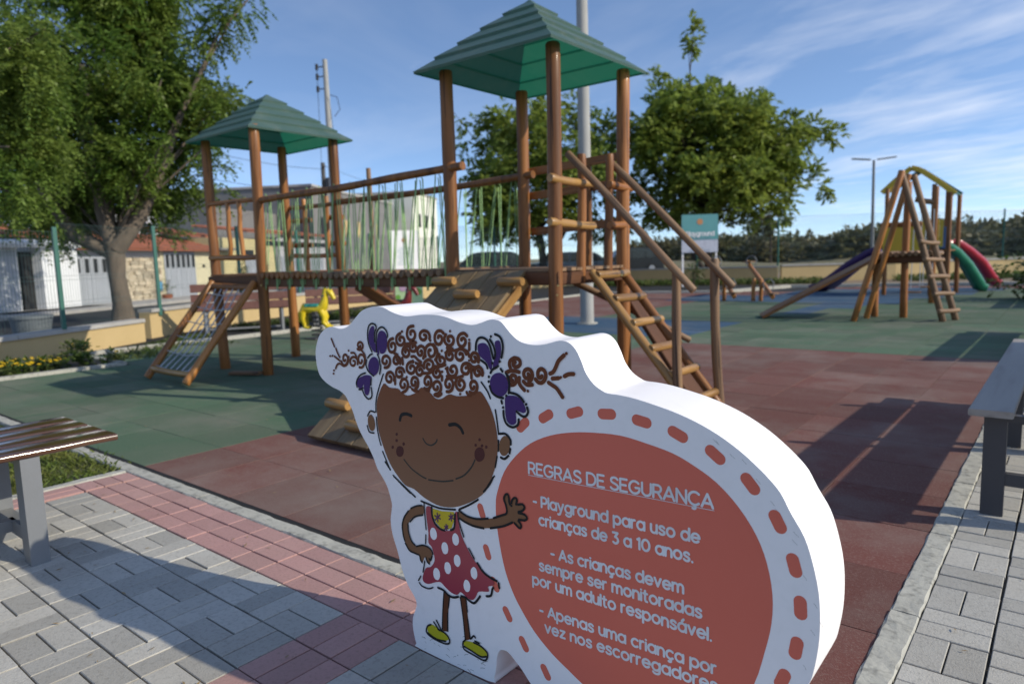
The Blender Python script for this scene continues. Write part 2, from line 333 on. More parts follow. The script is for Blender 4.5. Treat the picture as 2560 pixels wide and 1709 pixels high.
for bnd in range(14):
    y=1.19-.2*bnd
    for i in range(-9,13):
        x=X0-GX*(i+1)
        if x<-4.2 or x>-.53: continue
        j=-(i+1)   # modules to the right of the pink band start
        if i<0 and x< X0+GX*1.5-.001: 
            continue
        if (i+bnd)%2==0:
            for q in (0,1): bricks.append((x,y+.1*q,GX,.0985,0,0))
        else:
            for q in (0,1): bricks.append((x+GX/2*q,y,GX/2,.1985,0,0))
    for q in range(3): bricks.append((X0+GX/2*q,y,GX/2,.1985,1,0))
    bricks.append((X0+GX/2*3,y,GX/2,.1985,0,0))
    for q in range(2): bricks.append((-4.37+q*.085,y,.084,.1985,1,0))
for c in range(9):
    x=-.334+.2*c
    for k in range(-7,44):
        y=1.98+.2*k+(.022 if c%2 else 0)
        if y>10: continue
        if (k+c)%2==0:
            for q in (0,1): bricks.append((x,y+.1*q,.196,.0985,0,1))
        else:
            for q in (0,1): bricks.append((x+.099*q,y,.0985,.1985,0,1))
BMX={}
def brickmesh(lx,ly,pink):
    k=(round(lx,3),round(ly,3),pink)
    if k not in BMX: BMX[k]=tilemesh(lx-.0045,ly-.0045,.05,'paver',PAVEP if pink else PAVE,.0022)
    return BMX[k]
for side,par in ((0,pl),(1,pr)):
    S_=[t for t in bricks if t[5]==side]
    S_.sort(key=lambda t:(not seen((t[0],t[1],0),30),pix((t[0],t[1],0))[2]))
    rs=[MB(),MB()]
    for n,(x,y,lx,ly,pk,_) in enumerate(S_):
        sg=1
        if n<300:
            o=link('paver',brickmesh(lx,ly,pk),par)
            o.matrix_basis=Matrix.Translation((x+.002+rnd.uniform(-.0008,.0008),y+.002+rnd.uniform(-.0008,.0008),rnd.uniform(-.0018,.0018)))@Matrix.Rotation(rnd.uniform(-.006,.006),4,'Z')@Matrix.Rotation(rnd.uniform(-.006,.006),4,'X')
        else: rs[pk].box((x+lx/2,y+ly/2,-.025+rnd.uniform(-.0018,.0018)),(lx-.0045,ly-.0045,.05))
    for k in (0,1):
        if rs[k].v: tag(rs[k].build('outlying_pavers',(PAVE,PAVEP)[k],par),kind='stuff')
# ------------------------------------------------------------------ the cut-out sign
PANEL_OUT="180,9050 290,9390 490,9690 840,9910 1180,9980 1560,9930 1820,9960 2080,10070 2340,10260 2660,10500 2970,10620 3320,10680 3720,10670 4150,10530 4570,10440 4890,10430 5310,10480 5710,10500 6100,10490 6480,10430 6850,10330 7210,10270 7440,10270 7710,10340 8010,10430 8270,10420 8430,10350 8670,10120 8910,9940 9140,9860 9420,9830 9700,9850 9930,9900 10240,9980 10500,9950 10710,9790 10870,9510 10990,9240 11200,8990 11440,8850 11600,8800 11910,8790 12300,8750 12740,8670 13280,8550 13790,8390 14280,8180 14760,7900 15130,7620 15370,7410 15610,7150 15820,6770 16090,6330 16260,5820 16380,5260 16420,4680 16400,4110 16310,3520 16230,3260 16050,2850 15750,2330 15320,1860 14800,1500 14500,0 10000,0 9400,220 9050,500 8720,830 8500,1000 8270,1150 8070,1150 7930,1050 7840,810 7800,490 7710,200 7490,0 4690,0 4510,130 4400,530 4400,900 4510,1180 4610,1440 4540,1660 4270,1950 4040,2360 3850,2970 3650,3480 3590,3940 3690,4420 3640,4690 3500,5040 3290,5300 3080,5530 2930,5830 2710,6160 2490,6410 2270,6700 2110,7000 2010,7240 1840,7500 1670,7730 1370,7880 980,7970 600,8120 340,8310 210,8630"
BUBBLE="10740,1150 10280,1380 9790,1640 9230,2060 8800,2550 8510,2970 8260,3530 8090,4240 8000,4910 8000,5410 8070,5730 8330,6330 8730,6820 9250,7250 9890,7550 10560,7720 11190,7800 11920,7830 12600,7740 13250,7610 13770,7400 14270,7120 14750,6680 15130,6150 15360,5590 15480,4950 15470,4320 15340,3650 15120,2830 14700,2000 14100,1300 13200,850 12200,750 11400,900"
FILLS=[
('hair_curls','hair',7,1,"4610,9970 4590,9940 4550,9930 4520,9940 4510,9970 4520,10000 4560,10010 4590,10000"),
('hair_curls','hair',7,1,"5780,9760 5770,9730 5730,9720 5700,9730 5690,9760 5710,9780 5740,9800 5770,9790"),
('hair_curls','hair',7,1,"6580,10060 6570,10040 6540,10020 6510,10030 6500,10060 6510,10090 6540,10100 6570,10090"),
('hair_curls','hair',7,1,"7290,9860 7280,9830 7250,9820 7220,9830 7210,9850 7220,9880 7250,9890 7280,9880"),
('hair_curls','hair',7,1,"5360,9430 5350,9400 5310,9380 5280,9390 5270,9420 5290,9450 5320,9460 5350,9450"),
('hair_curls','hair',7,1,"6230,9500 6220,9470 6180,9450 6150,9460 6140,9490 6160,9520 6190,9530 6220,9520"),
('hair_curls','hair',7,1,"6360,9450 6350,9420 6320,9400 6290,9410 6280,9440 6290,9470 6320,9480 6350,9470"),
('hair_curls','hair',7,1,"5020,9130 5010,9100 4970,9080 4940,9090 4930,9120 4940,9150 4980,9160 5010,9150"),
('hair_curls','hair',7,1,"7260,9290 7250,9260 7220,9250 7190,9260 7180,9280 7190,9310 7220,9320 7250,9310"),
('hair_curls','hair',7,1,"6360,8990 6340,8960 6310,8950 6280,8960 6270,8980 6280,9010 6310,9030 6340,9020"),
('hair_curls','hair',7,1,"6210,8890 6200,8860 6170,8850 6130,8860 6120,8890 6140,8920 6170,8930 6200,8920"),
('hair_curls','hair',7,1,"4720,8610 4700,8580 4660,8570 4630,8580 4620,8610 4640,8640 4670,8650 4700,8640"),
('hair_curls','hair',7,1,"4850,8330 4840,8290 4800,8280 4770,8290 4760,8320 4770,8350 4810,8360 4840,8350"),
('hair_curls','hair',7,1,"6880,8320 6860,8290 6830,8270 6800,8280 6790,8310 6810,8340 6840,8350 6870,8340"),
('hair_curls','hair',7,1,"4500,8130 4480,8100 4440,8080 4410,8090 4400,8120 4410,8150 4450,8170 4480,8160"),
('hair_curls','hair',7,1,"7130,9180 7120,9150 7090,9140 7060,9150 7050,9180 7060,9200 7090,9220 7120,9210"),
('hair_curls','hair',7,1,"1050,9010 1040,8980 1000,8970 970,8980 950,9000 970,9030 1010,9040 1040,9040"),
('hair_curls','hair',7,1,"1180,9020 1160,9000 1130,8980 1090,8990 1080,9020 1100,9040 1130,9060 1170,9050"),
('hair_curls','hair',7,1,"2030,9250 2020,9220 1980,9210 1950,9220 1940,9240 1960,9270 1990,9280 2020,9270"),
('hair_curls','hair',7,1,"1210,8540 1190,8510 1160,8500 1120,8510 1110,8530 1130,8560 1160,8570 1200,8570"),
('hair_curls','hair',7,1,"1180,8430 1160,8410 1120,8390 1090,8400 1080,8430 1100,8450 1130,8470 1160,8460"),
('hair_curls','hair',7,1,"10490,9680 10480,9650 10450,9640 10420,9650 10410,9680 10420,9710 10450,9720 10480,9710"),
('hair_curls','hair',7,1,"10310,9080 10290,9050 10270,9030 10240,9040 10230,9070 10240,9100 10270,9110 10300,9100"),
('hair_curls','hair',7,1,"9270,8630 9260,8600 9230,8590 9200,8600 9190,8630 9200,8660 9230,8670 9260,8660"),
('hair_bow','purple',6,1,"3060,9930 3170,10060 3290,10080 3300,9940 3260,9690 3300,9550 3360,9520 3340,9280 3210,9300 3070,9470 3000,9710"),
('hair_bow','purple',6,1,"3500,9890 3660,9960 3810,9890 3870,9720 3840,9440 3730,9280 3550,9240 3490,9360 3470,9210 3390,9260 3400,9610"),
('hair_bow','purple',7,1,"3450,8850 3410,8720 3330,8610 3220,8540 3100,8530 3000,8580 2940,8680 2920,8810 2960,8940 3040,9040 3150,9110 3270,9120 3370,9070 3430,8970"),
('hair_bow','purple',6,1,"2400,8370 2710,8500 2930,8520 3060,8460 2970,8290 2920,8020 2820,7870 2690,7910 2650,8080 2660,8210 2510,8050 2370,8080 2300,8230"),
('hair_bow','purple',6,1,"7560,9720 7650,9780 7810,9790 7950,9680 8010,9460 8050,9280 8040,9170 7970,9080 7860,9270 7650,9410 7560,9550"),
('hair_bow','purple',6,1,"8160,9820 8260,9890 8350,9850 8370,9640 8330,9440 8250,9220 8160,9140 8070,9160 8120,9360 8200,9560"),
('hair_bow','purple',7,1,"8580,8770 8570,8630 8500,8500 8380,8410 8240,8380 8100,8420 8000,8510 7950,8640 7960,8790 8030,8920 8150,9000 8290,9030 8430,8990 8530,8900"),
('hair_bow','purple',6,1,"8470,8390 8680,8460 8920,8430 9070,8290 9150,8110 9060,8030 8930,8060 8820,8070 8810,7890 8810,7750 8690,7670 8560,7700 8470,7830 8450,8130"),
('hair_bow','ink',8,1,"8080,9980 8060,9960 8030,9940 8010,9950 8000,9980 8010,10010 8040,10020 8070,10010"),
('hair_bow','ink',8,1,"8420,8110 8410,8080 8380,8070 8350,8080 8340,8100 8360,8130 8390,8150 8410,8140"),
('hair_bow','ink',8,1,"8550,8440 8530,8410 8500,8400 8480,8400 8470,8430 8480,8460 8510,8470 8540,8470"),
('hair_bow','ink',8,1,"9200,8280 9190,8250 9160,8240 9130,8240 9120,8270 9130,8300 9160,8310 9190,8310"),
('hair_bow','ink',8,1,"8360,9340 8340,9310 8310,9290 8290,9300 8270,9330 8290,9360 8320,9370 8340,9360"),
('hair_bow','ink',8,1,"8290,9210 8280,9180 8250,9170 8220,9180 8210,9200 8220,9230 8250,9240 8280,9230"),
('hair_bow','ink',8,1,"8100,9270 8090,9250 8060,9230 8030,9240 8020,9270 8030,9300 8060,9310 8090,9300"),
('hair_bow','ink',8,1,"7960,8900 7950,8870 7920,8850 7890,8860 7880,8890 7890,8920 7920,8930 7950,8920"),
('hair_bow','ink',8,1,"7950,8770 7940,8740 7910,8720 7880,8730 7870,8760 7880,8790 7910,8800 7940,8800"),
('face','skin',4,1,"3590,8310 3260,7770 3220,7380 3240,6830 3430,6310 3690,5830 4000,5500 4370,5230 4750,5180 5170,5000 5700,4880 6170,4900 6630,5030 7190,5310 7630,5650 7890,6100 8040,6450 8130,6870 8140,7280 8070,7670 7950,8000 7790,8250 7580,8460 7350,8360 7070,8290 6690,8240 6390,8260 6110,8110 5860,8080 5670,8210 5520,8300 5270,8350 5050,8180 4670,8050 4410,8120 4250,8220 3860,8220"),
('face','blush',5,1,"4380,6290 4360,6220 4310,6150 4230,6100 4150,6090 4080,6110 4040,6170 4030,6240 4050,6320 4100,6390 4180,6430 4260,6440 4330,6420 4370,6370"),
('face','blush',5,1,"7670,6710 7650,6620 7590,6540 7510,6490 7430,6470 7350,6500 7300,6560 7290,6650 7310,6750 7370,6830 7450,6880 7530,6890 7610,6870 7650,6800"),
('face','blush',5,1,"4150,6800 4130,6760 4090,6740 4050,6750 4040,6780 4060,6820 4100,6840 4140,6830"),
('face','blush',5,1,"4140,6600 4120,6560 4080,6540 4040,6550 4020,6580 4040,6620 4080,6640 4120,6630"),
('face','blush',5,1,"3940,6360 3920,6320 3870,6300 3830,6310 3820,6340 3840,6380 3880,6400 3920,6400"),
('face','blush',5,1,"4450,6530 4430,6500 4390,6470 4350,6480 4330,6520 4350,6550 4390,6580 4430,6570"),
('face','blush',5,1,"7550,7110 7530,7080 7500,7060 7460,7070 7450,7100 7470,7130 7500,7150 7530,7140"),
('face','blush',5,1,"7390,6930 7380,6900 7340,6880 7310,6890 7300,6920 7310,6950 7350,6970 7380,6960"),
('face','blush',5,1,"7630,6950 7610,6910 7580,6900 7550,6900 7530,6930 7550,6970 7580,6990 7620,6980"),
('face','blush',5,1,"7780,6940 7770,6900 7730,6890 7700,6890 7690,6920 7700,6960 7740,6980 7770,6970"),
('ear','skin_flat',4,1,"3090,7030 3090,6910 3050,6810 2990,6750 2920,6730 2840,6760 2780,6850 2750,6960 2750,7070 2790,7180 2850,7240 2920,7260 3000,7220 3060,7140"),
('ear','skin_flat',4,1,"8570,7080 8540,6950 8470,6850 8390,6790 8300,6780 8230,6830 8190,6920 8190,7050 8230,7170 8300,7270 8380,7330 8470,7340 8530,7290 8570,7200"),
('arm','skin_flat',4,1,"5120,4730 4930,4690 4670,4590 4410,4400 4230,4130 4140,3860 4170,3540 4270,3310 4450,3150 4700,3120 4860,3110 4900,2960 4970,2900 5060,3070 5140,3120 5190,2980 5270,2930 5340,3050 5420,3190 5410,3300 5340,3410 5200,3490 4980,3460 4750,3360 4570,3450 4450,3610 4400,3850 4450,4070 4650,4270 5100,4430"),
('arm','skin_flat',4,1,"6600,4910 6760,4860 6980,4800 7310,4800 7710,4890 8050,5010 8260,5110 8390,5200 8370,5420 8310,5570 8360,5700 8460,5710 8500,5500 8560,5440 8600,5580 8680,5680 8760,5660 8740,5510 8940,5550 9010,5490 8960,5390 8810,5320 9020,5280 9080,5210 9020,5150 8790,5110 8860,5010 8870,4910 8790,4890 8650,4980 8530,4950 8240,4790 7780,4640 7510,4580 7160,4560 6810,4610 6590,4670"),
('dress','dress',6,1,"5260,4730 5490,4740 5530,4460 5670,4250 5930,4150 6160,4190 6370,4320 6440,4570 6450,4810 6550,4810 6590,4460 6690,4130 6920,3780 7150,3520 7440,3300 7840,3100 7810,2980 7620,2890 7640,2750 7260,2640 7140,2450 7000,2310 6800,2320 6550,2420 6400,2290 6170,2290 5940,2380 5740,2490 5530,2440 5210,2290 5000,2300 4960,2450 5120,2770 5340,2870 5510,3100 5490,3320 5410,3520 5280,3620 5300,3940 5250,4380"),
('dress','yellow',5,0,"5530,4730 5900,4730 6400,4810 6380,4520 6280,4300 6070,4190 5840,4200 5640,4330 5530,4500"),
('dress','white_print',7,1,"5660,4000 5660,3910 5630,3830 5570,3780 5510,3760 5450,3780 5400,3830 5380,3900 5380,3990 5410,4060 5460,4120 5530,4140 5590,4120 5630,4070"),
('dress','white_print',7,1,"6560,4040 6560,3960 6530,3880 6480,3830 6420,3810 6370,3820 6320,3870 6300,3950 6300,4030 6330,4100 6380,4160 6430,4180 6490,4160 6540,4110"),
('dress','white_print',7,1,"6110,3660 6110,3580 6080,3500 6030,3450 5970,3430 5910,3440 5870,3490 5840,3570 5840,3650 5870,3730 5920,3780 5980,3800 6040,3790 6090,3740"),
('dress','white_print',7,1,"6590,3400 6590,3320 6560,3250 6510,3190 6460,3170 6400,3190 6350,3230 6330,3310 6330,3390 6360,3470 6410,3520 6470,3540 6520,3530 6570,3480"),
('dress','white_print',7,1,"6190,3080 6190,2990 6160,2920 6110,2860 6050,2840 5990,2850 5950,2900 5920,2980 5930,3060 5950,3140 6000,3190 6070,3210 6120,3200 6170,3150"),
('dress','white_print',7,1,"5720,2760 5720,2680 5690,2600 5640,2540 5570,2520 5510,2530 5460,2580 5440,2650 5440,2740 5470,2820 5520,2880 5590,2900 5650,2880 5700,2830"),
('dress','white_print',7,1,"7230,3200 7230,3120 7210,3050 7160,2990 7100,2970 7050,2990 7000,3030 6980,3110 6980,3190 7010,3260 7060,3310 7110,3340 7170,3320 7210,3270"),
('dress','white_print',7,1,"6940,2730 6930,2650 6910,2580 6860,2520 6800,2500 6750,2510 6700,2560 6680,2630 6680,2710 6710,2790 6750,2850 6810,2870 6870,2850 6910,2810"),
('leg','skin_dark',4,0,"5840,2220 6090,2200 6000,1680 5950,990 5740,950 5750,1560"),
('leg','skin_dark',4,0,"6510,2260 6760,2290 6780,1800 6870,1070 6670,960 6590,1560"),
('shoe','shoe',5,1,"5080,910 5290,1010 5590,940 5890,900 5970,780 5810,660 5450,600 5100,690"),
('shoe','shoe',5,1,"6620,920 6930,1000 7260,990 7470,890 7470,750 7250,690 6860,720 6610,770"),
]
STROKES=[
('hair_curls','hair',6,0.0062,"4930,9900 4920,9930 4930,9970 4970,10000 5020,10010 5080,9990 5110,9940 5110,9860 5070,9790 5000,9740 4910,9730 4820,9770 4770,9860 4780,9960 4830,10070 4930,10130 5060,10150"),
('hair_curls','hair',6,0.0062,"5490,9910 5520,9910 5560,9900 5580,9870 5570,9830 5530,9790 5470,9760 5400,9770 5340,9800 5310,9860 5320,9930 5380,9990 5480,10030 5590,10020 5670,9980 5720,9890 5700,9800"),
('hair_curls','hair',6,0.0062,"6060,9850 6070,9890 6100,9910 6140,9910 6190,9890 6210,9840 6200,9770 6160,9710 6090,9670 6020,9670 5950,9720 5920,9800 5930,9910 5990,10000 6080,10050 6190,10050 6280,9990"),
('hair_curls','hair',6,0.0062,"6490,9780 6460,9790 6440,9810 6440,9850 6460,9890 6510,9920 6570,9920 6620,9900 6660,9840 6650,9770 6610,9710 6530,9660 6440,9660 6360,9700 6310,9770 6310,9870 6370,9960"),
('hair_curls','hair',6,0.0062,"6960,9830 6960,9860 7000,9880 7040,9890 7080,9870 7110,9820 7100,9760 7060,9700 7000,9660 6920,9660 6850,9700 6820,9780 6820,9870 6880,9960 6970,10010 7080,10020 7170,9960"),
('hair_curls','hair',6,0.0062,"4460,9690 4430,9710 4430,9740 4460,9780 4500,9800 4560,9800 4610,9780 4640,9720 4630,9660 4580,9600 4500,9560 4410,9560 4330,9600 4290,9680 4300,9780 4370,9860 4480,9910"),
('hair_curls','hair',6,0.0062,"4060,9480 4040,9510 4050,9550 4090,9590 4140,9600 4190,9590 4220,9540 4230,9470 4200,9390 4140,9340 4060,9320 3970,9340 3920,9420 3910,9520 3950,9630 4040,9710 4150,9740"),
('hair_curls','hair',6,0.0062,"3800,9040 3810,9020 3800,8980 3760,8950 3710,8940 3650,8950 3610,8990 3610,9050 3640,9120 3710,9170 3810,9190 3890,9160 3950,9100 3960,9010 3910,8910 3820,8840 3690,8820"),
('hair_curls','hair',6,0.0062,"4670,9350 4660,9380 4670,9410 4710,9430 4760,9430 4800,9410 4820,9370 4820,9310 4780,9260 4710,9220 4640,9220 4570,9260 4530,9320 4540,9400 4600,9480 4690,9530 4790,9540"),
('hair_curls','hair',6,0.0062,"4990,9520 4990,9540 5010,9570 5040,9580 5090,9580 5120,9550 5130,9510 5120,9460 5080,9420 5010,9400 4940,9410 4890,9450 4870,9510 4890,9590 4950,9650 5040,9680 5140,9670"),
('hair_curls','hair',6,0.0062,"5340,9440 5370,9430 5380,9400 5380,9360 5340,9320 5300,9300 5240,9310 5200,9350 5180,9410 5200,9490 5260,9550 5340,9580 5420,9560 5480,9510 5500,9410 5480,9310 5410,9220"),
('hair_curls','hair',6,0.0062,"6110,9190 6090,9210 6080,9230 6090,9270 6130,9300 6180,9310 6230,9290 6270,9250 6280,9200 6250,9140 6180,9090 6100,9080 6020,9100 5960,9160 5950,9240 5990,9320 6080,9380"),
('hair_curls','hair',6,0.0062,"6460,9380 6460,9400 6480,9430 6510,9440 6550,9440 6590,9410 6600,9370 6590,9320 6550,9270 6480,9250 6420,9260 6360,9300 6340,9370 6360,9450 6420,9510 6510,9540 6600,9530"),
('hair_curls','hair',6,0.0062,"6870,9430 6890,9460 6930,9460 6970,9450 6990,9410 6990,9360 6960,9310 6900,9270 6820,9270 6760,9300 6720,9370 6730,9450 6780,9530 6870,9580 6980,9580 7070,9530 7120,9450"),
('hair_curls','hair',6,0.0062,"7420,9390 7440,9390 7470,9380 7470,9350 7460,9310 7430,9270 7380,9260 7330,9270 7300,9310 7290,9370 7310,9430 7360,9490 7430,9510 7510,9490 7560,9430 7580,9350 7550,9260"),
('hair_curls','hair',6,0.0062,"4260,9100 4290,9100 4310,9090 4330,9060 4320,9020 4280,8990 4230,8970 4180,8980 4130,9010 4120,9060 4140,9130 4190,9180 4270,9200 4350,9190 4410,9150 4430,9080 4410,8990"),
('hair_curls','hair',6,0.0062,"4350,8730 4370,8750 4400,8760 4440,8750 4460,8720 4470,8670 4440,8620 4380,8590 4310,8580 4250,8600 4210,8660 4210,8730 4250,8810 4340,8860 4440,8870 4520,8840 4580,8760"),
('hair_curls','hair',6,0.0062,"4850,8880 4840,8910 4860,8940 4900,8970 4950,8970 5000,8950 5030,8900 5020,8840 4980,8780 4900,8740 4810,8740 4730,8780 4690,8850 4700,8940 4760,9020 4870,9080 4990,9090"),
('hair_curls','hair',6,0.0062,"5230,8860 5240,8880 5270,8900 5310,8900 5340,8870 5360,8830 5340,8780 5300,8740 5240,8710 5170,8720 5120,8760 5100,8830 5120,8910 5180,8970 5270,9010 5370,9000 5440,8940"),
('hair_curls','hair',6,0.0062,"6580,8930 6550,8910 6520,8930 6490,8960 6500,9000 6530,9050 6580,9080 6650,9090 6700,9060 6730,8990 6730,8920 6680,8840 6600,8800 6500,8790 6420,8830 6370,8920 6380,9020"),
('hair_curls','hair',6,0.0062,"5920,8830 5910,8860 5930,8880 5960,8910 6010,8910 6050,8890 6080,8850 6070,8800 6030,8740 5970,8710 5890,8710 5830,8740 5790,8800 5800,8880 5850,8960 5940,9010 6040,9010"),
('hair_curls','hair',6,0.0062,"7080,9060 7110,9080 7150,9080 7180,9060 7200,9020 7180,8970 7140,8920 7070,8900 7000,8910 6940,8950 6920,9020 6940,9100 7010,9170 7110,9200 7210,9190 7290,9140 7330,9040"),
('hair_curls','hair',6,0.0062,"3900,8560 3930,8570 3960,8560 3980,8520 3980,8470 3950,8420 3890,8390 3830,8390 3770,8420 3740,8480 3750,8560 3800,8640 3890,8690 3980,8700 4060,8650 4110,8560 4100,8450"),
('hair_curls','hair',6,0.0062,"4550,8390 4570,8360 4570,8330 4540,8290 4490,8270 4440,8270 4390,8310 4370,8370 4400,8440 4450,8500 4530,8540 4620,8530 4680,8470 4710,8380 4680,8280 4600,8190 4490,8140"),
('hair_curls','hair',6,0.0062,"5020,8500 5040,8490 5040,8450 5030,8420 4990,8390 4940,8380 4890,8400 4860,8450 4870,8510 4900,8570 4960,8620 5040,8630 5110,8600 5150,8530 5150,8440 5110,8350 5020,8290"),
('hair_curls','hair',6,0.0062,"5580,8550 5590,8520 5580,8480 5540,8460 5500,8450 5460,8470 5430,8510 5430,8580 5460,8640 5520,8690 5600,8700 5660,8670 5700,8590 5700,8500 5660,8410 5570,8340 5470,8320"),
('hair_curls','hair',6,0.0062,"5950,8440 5960,8420 5950,8380 5920,8350 5870,8340 5820,8350 5790,8390 5780,8460 5810,8520 5870,8570 5950,8590 6030,8570 6080,8500 6090,8410 6050,8310 5960,8240 5850,8210"),
('hair_curls','hair',6,0.0062,"6430,8560 6440,8530 6430,8490 6390,8460 6340,8460 6300,8480 6270,8540 6280,8600 6320,8670 6390,8710 6460,8720 6530,8670 6570,8590 6560,8500 6510,8400 6410,8340 6310,8330"),
('hair_curls','hair',6,0.0062,"6850,8560 6820,8560 6800,8580 6790,8620 6810,8660 6850,8700 6910,8710 6960,8690 7000,8640 7010,8570 6970,8500 6910,8440 6820,8420 6740,8450 6690,8520 6670,8620 6720,8720"),
('hair_curls','hair',6,0.0062,"7370,8570 7360,8540 7340,8510 7300,8500 7260,8510 7240,8550 7230,8600 7250,8660 7300,8710 7370,8720 7430,8700 7470,8640 7480,8560 7450,8470 7380,8400 7290,8380 7200,8410"),
('hair_curls','hair',6,0.0062,"7530,9020 7560,9020 7580,9010 7590,8980 7590,8940 7560,8910 7510,8890 7460,8890 7420,8930 7400,8980 7420,9050 7470,9100 7540,9130 7610,9120 7670,9070 7700,8990 7680,8910"),
('hair_curls','hair',6,0.0062,"5730,9480 5700,9490 5660,9460 5640,9410 5650,9350 5680,9310 5740,9290 5810,9310 5880,9370 5910,9460 5890,9550 5840,9620 5740,9650 5640,9620 5550,9540 5500,9410 5510,9280"),
('hair_curls','hair',6,0.0062,"5660,9060 5640,9070 5600,9070 5570,9040 5550,9000 5550,8950 5590,8920 5650,8900 5720,8920 5780,8970 5810,9040 5800,9120 5740,9170 5650,9200 5550,9170 5460,9100 5420,9000"),
('hair_curls','hair',7,0.0058,"7250,9770 7240,9580"),
('hair_curls','hair',7,0.0058,"4150,8570 4140,8350"),
('hair_curls','hair',7,0.0058,"4520,9180 4530,8990"),
('hair_curls','hair',7,0.0058,"4880,8270 4990,8220 5130,8230"),
('hair_curls','hair',7,0.0058,"5410,8350 5490,8300 5600,8290"),
('hair_curls','hair',7,0.0058,"7080,8390 7140,8320 7240,8320"),
('hair_curls','hair',7,0.0058,"5810,8190 5960,8160 6100,8250"),
('hair_curls','hair',7,0.0058,"4170,9290 4310,9260"),
('hair_curls','hair',7,0.0058,"4620,9610 4830,9620 4950,9690"),
('hair_curls','hair',7,0.0058,"4920,9240 5060,9250 5190,9160 5320,9110"),
('hair_curls','hair',7,0.0058,"5860,9660 6000,9490 5990,9310 5900,9210"),
('hair_curls','hair',7,0.0058,"5860,9020 6100,9040 6300,9100"),
('hair_curls','hair',7,0.0058,"6390,9580 6510,9620 6650,9520"),
('hair_curls','hair',7,0.0058,"6690,9520 6920,9580 7160,9530 7230,9390"),
('hair_curls','hair',7,0.0058,"5090,9060 5310,9030"),
('hair_curls','hair',7,0.0058,"6150,8760 6140,8640"),
('hair_curls','hair',7,0.0058,"7290,9070 7280,8800"),
('hair_curls','hair',7,0.0058,"7160,9160 7410,9110 7570,9160"),
('hair_curls','hair',7,0.0058,"5390,8780 5660,8820 5840,8960"),
('hair_curls','hair',7,0.0058,"6340,8770 6690,8760 6960,8830"),
('hair_curls','hair',6,0.0052,"2590,9440 2590,9410 2570,9390 2530,9390 2490,9390 2470,9420 2460,9460 2490,9510 2540,9540 2600,9550 2660,9530 2700,9490 2710,9420 2670,9360 2600,9310 2510,9300 2430,9320"),
('hair_curls','hair',6,0.0052,"1790,8930 1770,8900 1740,8890 1710,8900 1680,8930 1680,8990 1700,9050 1750,9090 1810,9100 1870,9080 1910,9020 1910,8930 1870,8840 1800,8780 1710,8750 1630,8790 1580,8870"),
('hair_curls','hair',6,0.0052,"2190,8920 2220,8930 2260,8920 2280,8890 2280,8840 2240,8800 2190,8770 2120,8770 2060,8800 2030,8850 2040,8930 2090,9000 2180,9050 2280,9050 2360,9010 2410,8930 2400,8830"),
('hair_curls','hair',6,0.0052,"2620,8980 2630,8950 2610,8910 2570,8880 2520,8880 2480,8900 2450,8960 2460,9040 2500,9110 2570,9150 2660,9150 2720,9110 2760,9020 2750,8910 2690,8810 2590,8740 2480,8740"),
('hair_curls','hair',7,0.0045,"1120,9590 1200,9440 1260,9330"),
('hair_curls','hair',7,0.0045,"1330,9280 1400,9140 1510,9000"),
('hair_curls','hair',7,0.0045,"1230,9010 1360,8950 1530,8870"),
('hair_curls','hair',7,0.0045,"1260,8610 1340,8730 1490,8790 1690,8720 1900,8820 1980,9050"),
('hair_curls','hair',7,0.0045,"2100,9180 2270,9180 2370,9070"),
('hair_curls','hair',7,0.0045,"2620,9300 2770,9170 2810,8990"),
('hair_curls','hair',6,0.0068,"9690,9060 9670,9030 9640,9010 9610,9010 9570,9040 9560,9090 9570,9160 9610,9210 9670,9240 9740,9220 9790,9170 9810,9090 9790,9000 9730,8920 9650,8880 9560,8890 9480,8960"),
('hair_curls','hair',6,0.0068,"9250,9080 9270,9060 9280,9030 9260,9000 9230,8970 9190,8960 9140,8980 9110,9030 9110,9090 9140,9150 9200,9190 9270,9200 9340,9170 9380,9100 9380,9020 9340,8930 9260,8870"),
('hair_curls','hair',6,0.0068,"8740,8860 8710,8850 8690,8860 8670,8890 8670,8930 8690,8970 8730,9000 8780,9000 8830,8980 8850,8920 8850,8850 8810,8790 8750,8750 8680,8740 8610,8780 8570,8860 8580,8950"),
('hair_curls','hair',6,0.0068,"8840,9350 8810,9350 8780,9330 8770,9290 8780,9260 8820,9230 8880,9230 8940,9250 8990,9300 9000,9360 8970,9420 8910,9450 8820,9460 8730,9420 8660,9360 8640,9270 8670,9190"),
('hair_curls','hair',7,0.0068,"9940,9140 10040,9190 10120,9310 10210,9480 10380,9630"),
('hair_curls','hair',7,0.0068,"10010,9020 10200,9050"),
('hair_curls','hair',7,0.0068,"10380,9110 10500,9170 10650,9190"),
('hair_curls','hair',7,0.0068,"9890,8910 9990,8860 10130,8790 10230,8680 10310,8580"),
('hair_curls','hair',7,0.0068,"8520,9050 8660,9110 8810,9120 8960,9100"),
('hair_curls','hair',7,0.0068,"8960,8960 8950,8820 9020,8720 9120,8640"),
('hair_curls','hair',7,0.0068,"9090,8870 9210,8790 9380,8810"),
('hair_bow','ink',8,0.0042,"3140,9280 3010,9500 2970,9770 3020,10010 3120,10130 3260,10160 3380,10110 3400,10050"),
('hair_bow','ink',8,0.0042,"3400,10010 3320,9870 3300,9590"),
('hair_bow','ink',8,0.0042,"3370,9280 3370,9610 3420,9890 3560,10040 3720,10060 3860,9960 3910,9840 3890,9760"),
('hair_bow','ink',8,0.0042,"3390,9210 3470,9080 3490,8950 3520,8830 3450,8600"),
('hair_bow','ink',8,0.0042,"2860,9000 2820,8840 2890,8680 3050,8570 3160,8520"),
('hair_bow','ink',8,0.0042,"2920,9070 3040,9170 3150,9210"),
